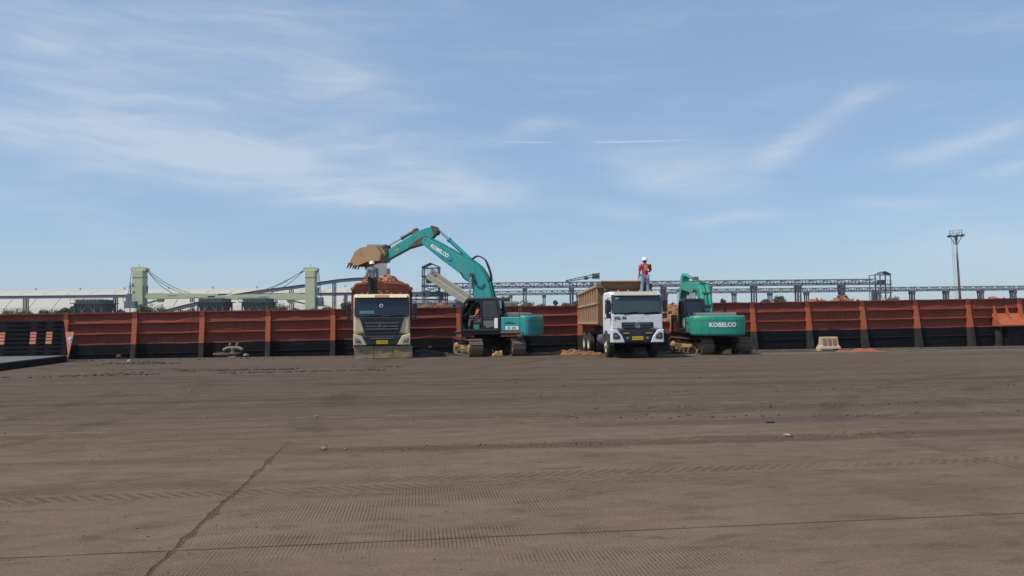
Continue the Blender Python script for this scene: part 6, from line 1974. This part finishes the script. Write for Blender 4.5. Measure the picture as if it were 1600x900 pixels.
# ------------------------------------------------------------------ trees on the far shore
def tree(label, px, ytop, wpx, Y, li, seed, squat=1.0):
    rnd = random.Random(seed)
    top = at(px, ytop, Y)
    t_ = thing('tree', label, 'tree', (top.x, Y, 0.3), 0, 'trees on the far shore')
    H_ = top.z - 0.3
    R_ = wpx / FPX * Y / 2 * 1.2
    tk = M().tube([(0, 0, 0), (0.1, 0, H_ * 0.35), (0.0, 0.1, H_ * 0.7)], [H_ * 0.035, H_ * 0.026, H_ * 0.012], 7)
    cr = M()
    zc = H_ - min(R_ * 1.0 * squat, H_ * 0.45)
    rz_ = H_ - zc
    clumps = []
    for q in range(26):
        a, e, r = rnd.random() * 2 * PI, rnd.uniform(-0.7, 1.0), rnd.uniform(0.35, 0.85)
        c_ = Vector((math.cos(a) * r * R_ * math.cos(e), math.sin(a) * r * R_ * math.cos(e), zc + math.sin(e) * r * rz_))
        clumps.append((c_, R_ * rnd.uniform(0.24, 0.44)))
        tk.tube([(0, 0, H_ * rnd.uniform(0.3, 0.6)), c_ * 0.6 + Vector((0, 0, c_.z * 0.36)), c_], [H_ * 0.014, H_ * 0.009, H_ * 0.004], 5)
    for c_, r in clumps:
        for q in range(95):
            v_ = Vector((rnd.gauss(0, 1), rnd.gauss(0, 1), rnd.gauss(0, 0.8))).normalized() * r * rnd.uniform(0.5, 1.08)
            p = c_ + v_
            n_ = Vector((rnd.gauss(0, 1), rnd.gauss(0, 1), rnd.gauss(0.4, 1))).normalized()
            a = n_.orthogonal().normalized() * rnd.uniform(0.10, 0.20)
            b = n_.cross(a).normalized() * rnd.uniform(0.06, 0.12)
            cr.add([p - a, p - b, p + a, p + b], [(0, 1, 2, 3)])
    tk.build('trunk', m_bark, t_)
    cr.build('crown', m_leafs[li], t_)


for i, args in enumerate([
        ('dark bushy tree at the far left edge before the shed', 18, 480.5, 34, 170, 0),
        ('small bush like tree behind the top of the black ramp', 70, 481, 18, 168, 1),
        ('round tree just left of the leftmost hopper', 103, 479.5, 14, 168, 0),
        ('tree close against the left side of the leftmost hopper', 117, 476, 16, 185, 2),
        ('broad dark tree under the jib right of the left khaki crane', 242, 471, 34, 172, 0),
        ('dark tree at the foot of the left khaki crane', 224, 477, 18, 170, 2),
        ('rounded dark tree between the middle hopper and the right crane', 438, 473, 24, 172, 0),
        ('dark tree half hidden behind the left edge of the cream truck', 541, 471, 16, 172, 0),
        ('tallest tree right of the turquoise boom under the bridges', 789, 461, 18, 210, 1),
        ('smaller tree left of the tallest one by the turquoise boom', 776, 466, 14, 215, 1),
        ('low wide tree beside the pier right of the beige building', 824, 468, 22, 210, 1),
        ('tiny lone tree between two bridge piers', 868, 469, 7, 240, 2),
        ('small low tree near the bridge pier left of the brown truck bed', 885, 471.5, 14, 240, 1),
        ('leafy tree touching the left side of the brown truck bed', 902, 468, 14, 220, 1),
        ('tree behind the ore heap between white truck and green excavator', 1052, 474, 34, 150, 1),
        ('round tree under the bridges above the barge rail', 1217, 461, 18, 215, 1),
        ('tiny dark tree right of the green excavator boom', 1130, 466, 8, 230, 0),
        ('low bush in the corner over the ramp at far left', 40, 483, 22, 166, 1),
        ('small bush between ramp and leftmost hopper', 90, 483.5, 14, 165, 2),
        ('low bush right of the leftmost hopper', 186, 482, 16, 168, 2),
        ('low scrubby tree left of the middle hopper', 296, 481, 18, 168, 1),
        ('low bush close to the right khaki crane pedestal', 462, 480, 16, 166, 2),
        ('sparse bush right of the right khaki crane', 512, 478.5, 14, 168, 1),
        ('low tree right of the beige building under the bridges', 842, 472, 22, 205, 1),
        ('flat topped bush between the turquoise boom and beige building', 800, 470, 14, 205, 2),
        ('low scrub above the rail left of the round tree', 1196, 466, 12, 215, 2),
        ('low tree at the foot of the small right tower', 1397, 461, 20, 225, 1)]):
    tree(args[0], *args[1:6], seed=100 + i)


# ------------------------------------------------------------------ the air: thin coastal haze
def haze_material():
    mt = bpy.data.materials.new('coastal_haze')
    mt.use_nodes = True
    n = N(mt.node_tree)
    pv = n.new('ShaderNodeVolumePrincipled')
    pv.inputs['Color'].default_value = (0.86, 0.92, 1.0, 1)
    pv.inputs['Density'].default_value = 0.00014
    pv.inputs['Anisotropy'].default_value = 0.2
    n.t.links.new(pv.outputs[0], n.new('ShaderNodeOutputMaterial').inputs['Volume'])
    return mt


tag(M().box(-960, 960, -340, 1260, -5.2, 34.0).build('haze', haze_material()), 'thin pale haze in the air over the port', 'haze', kind='stuff')
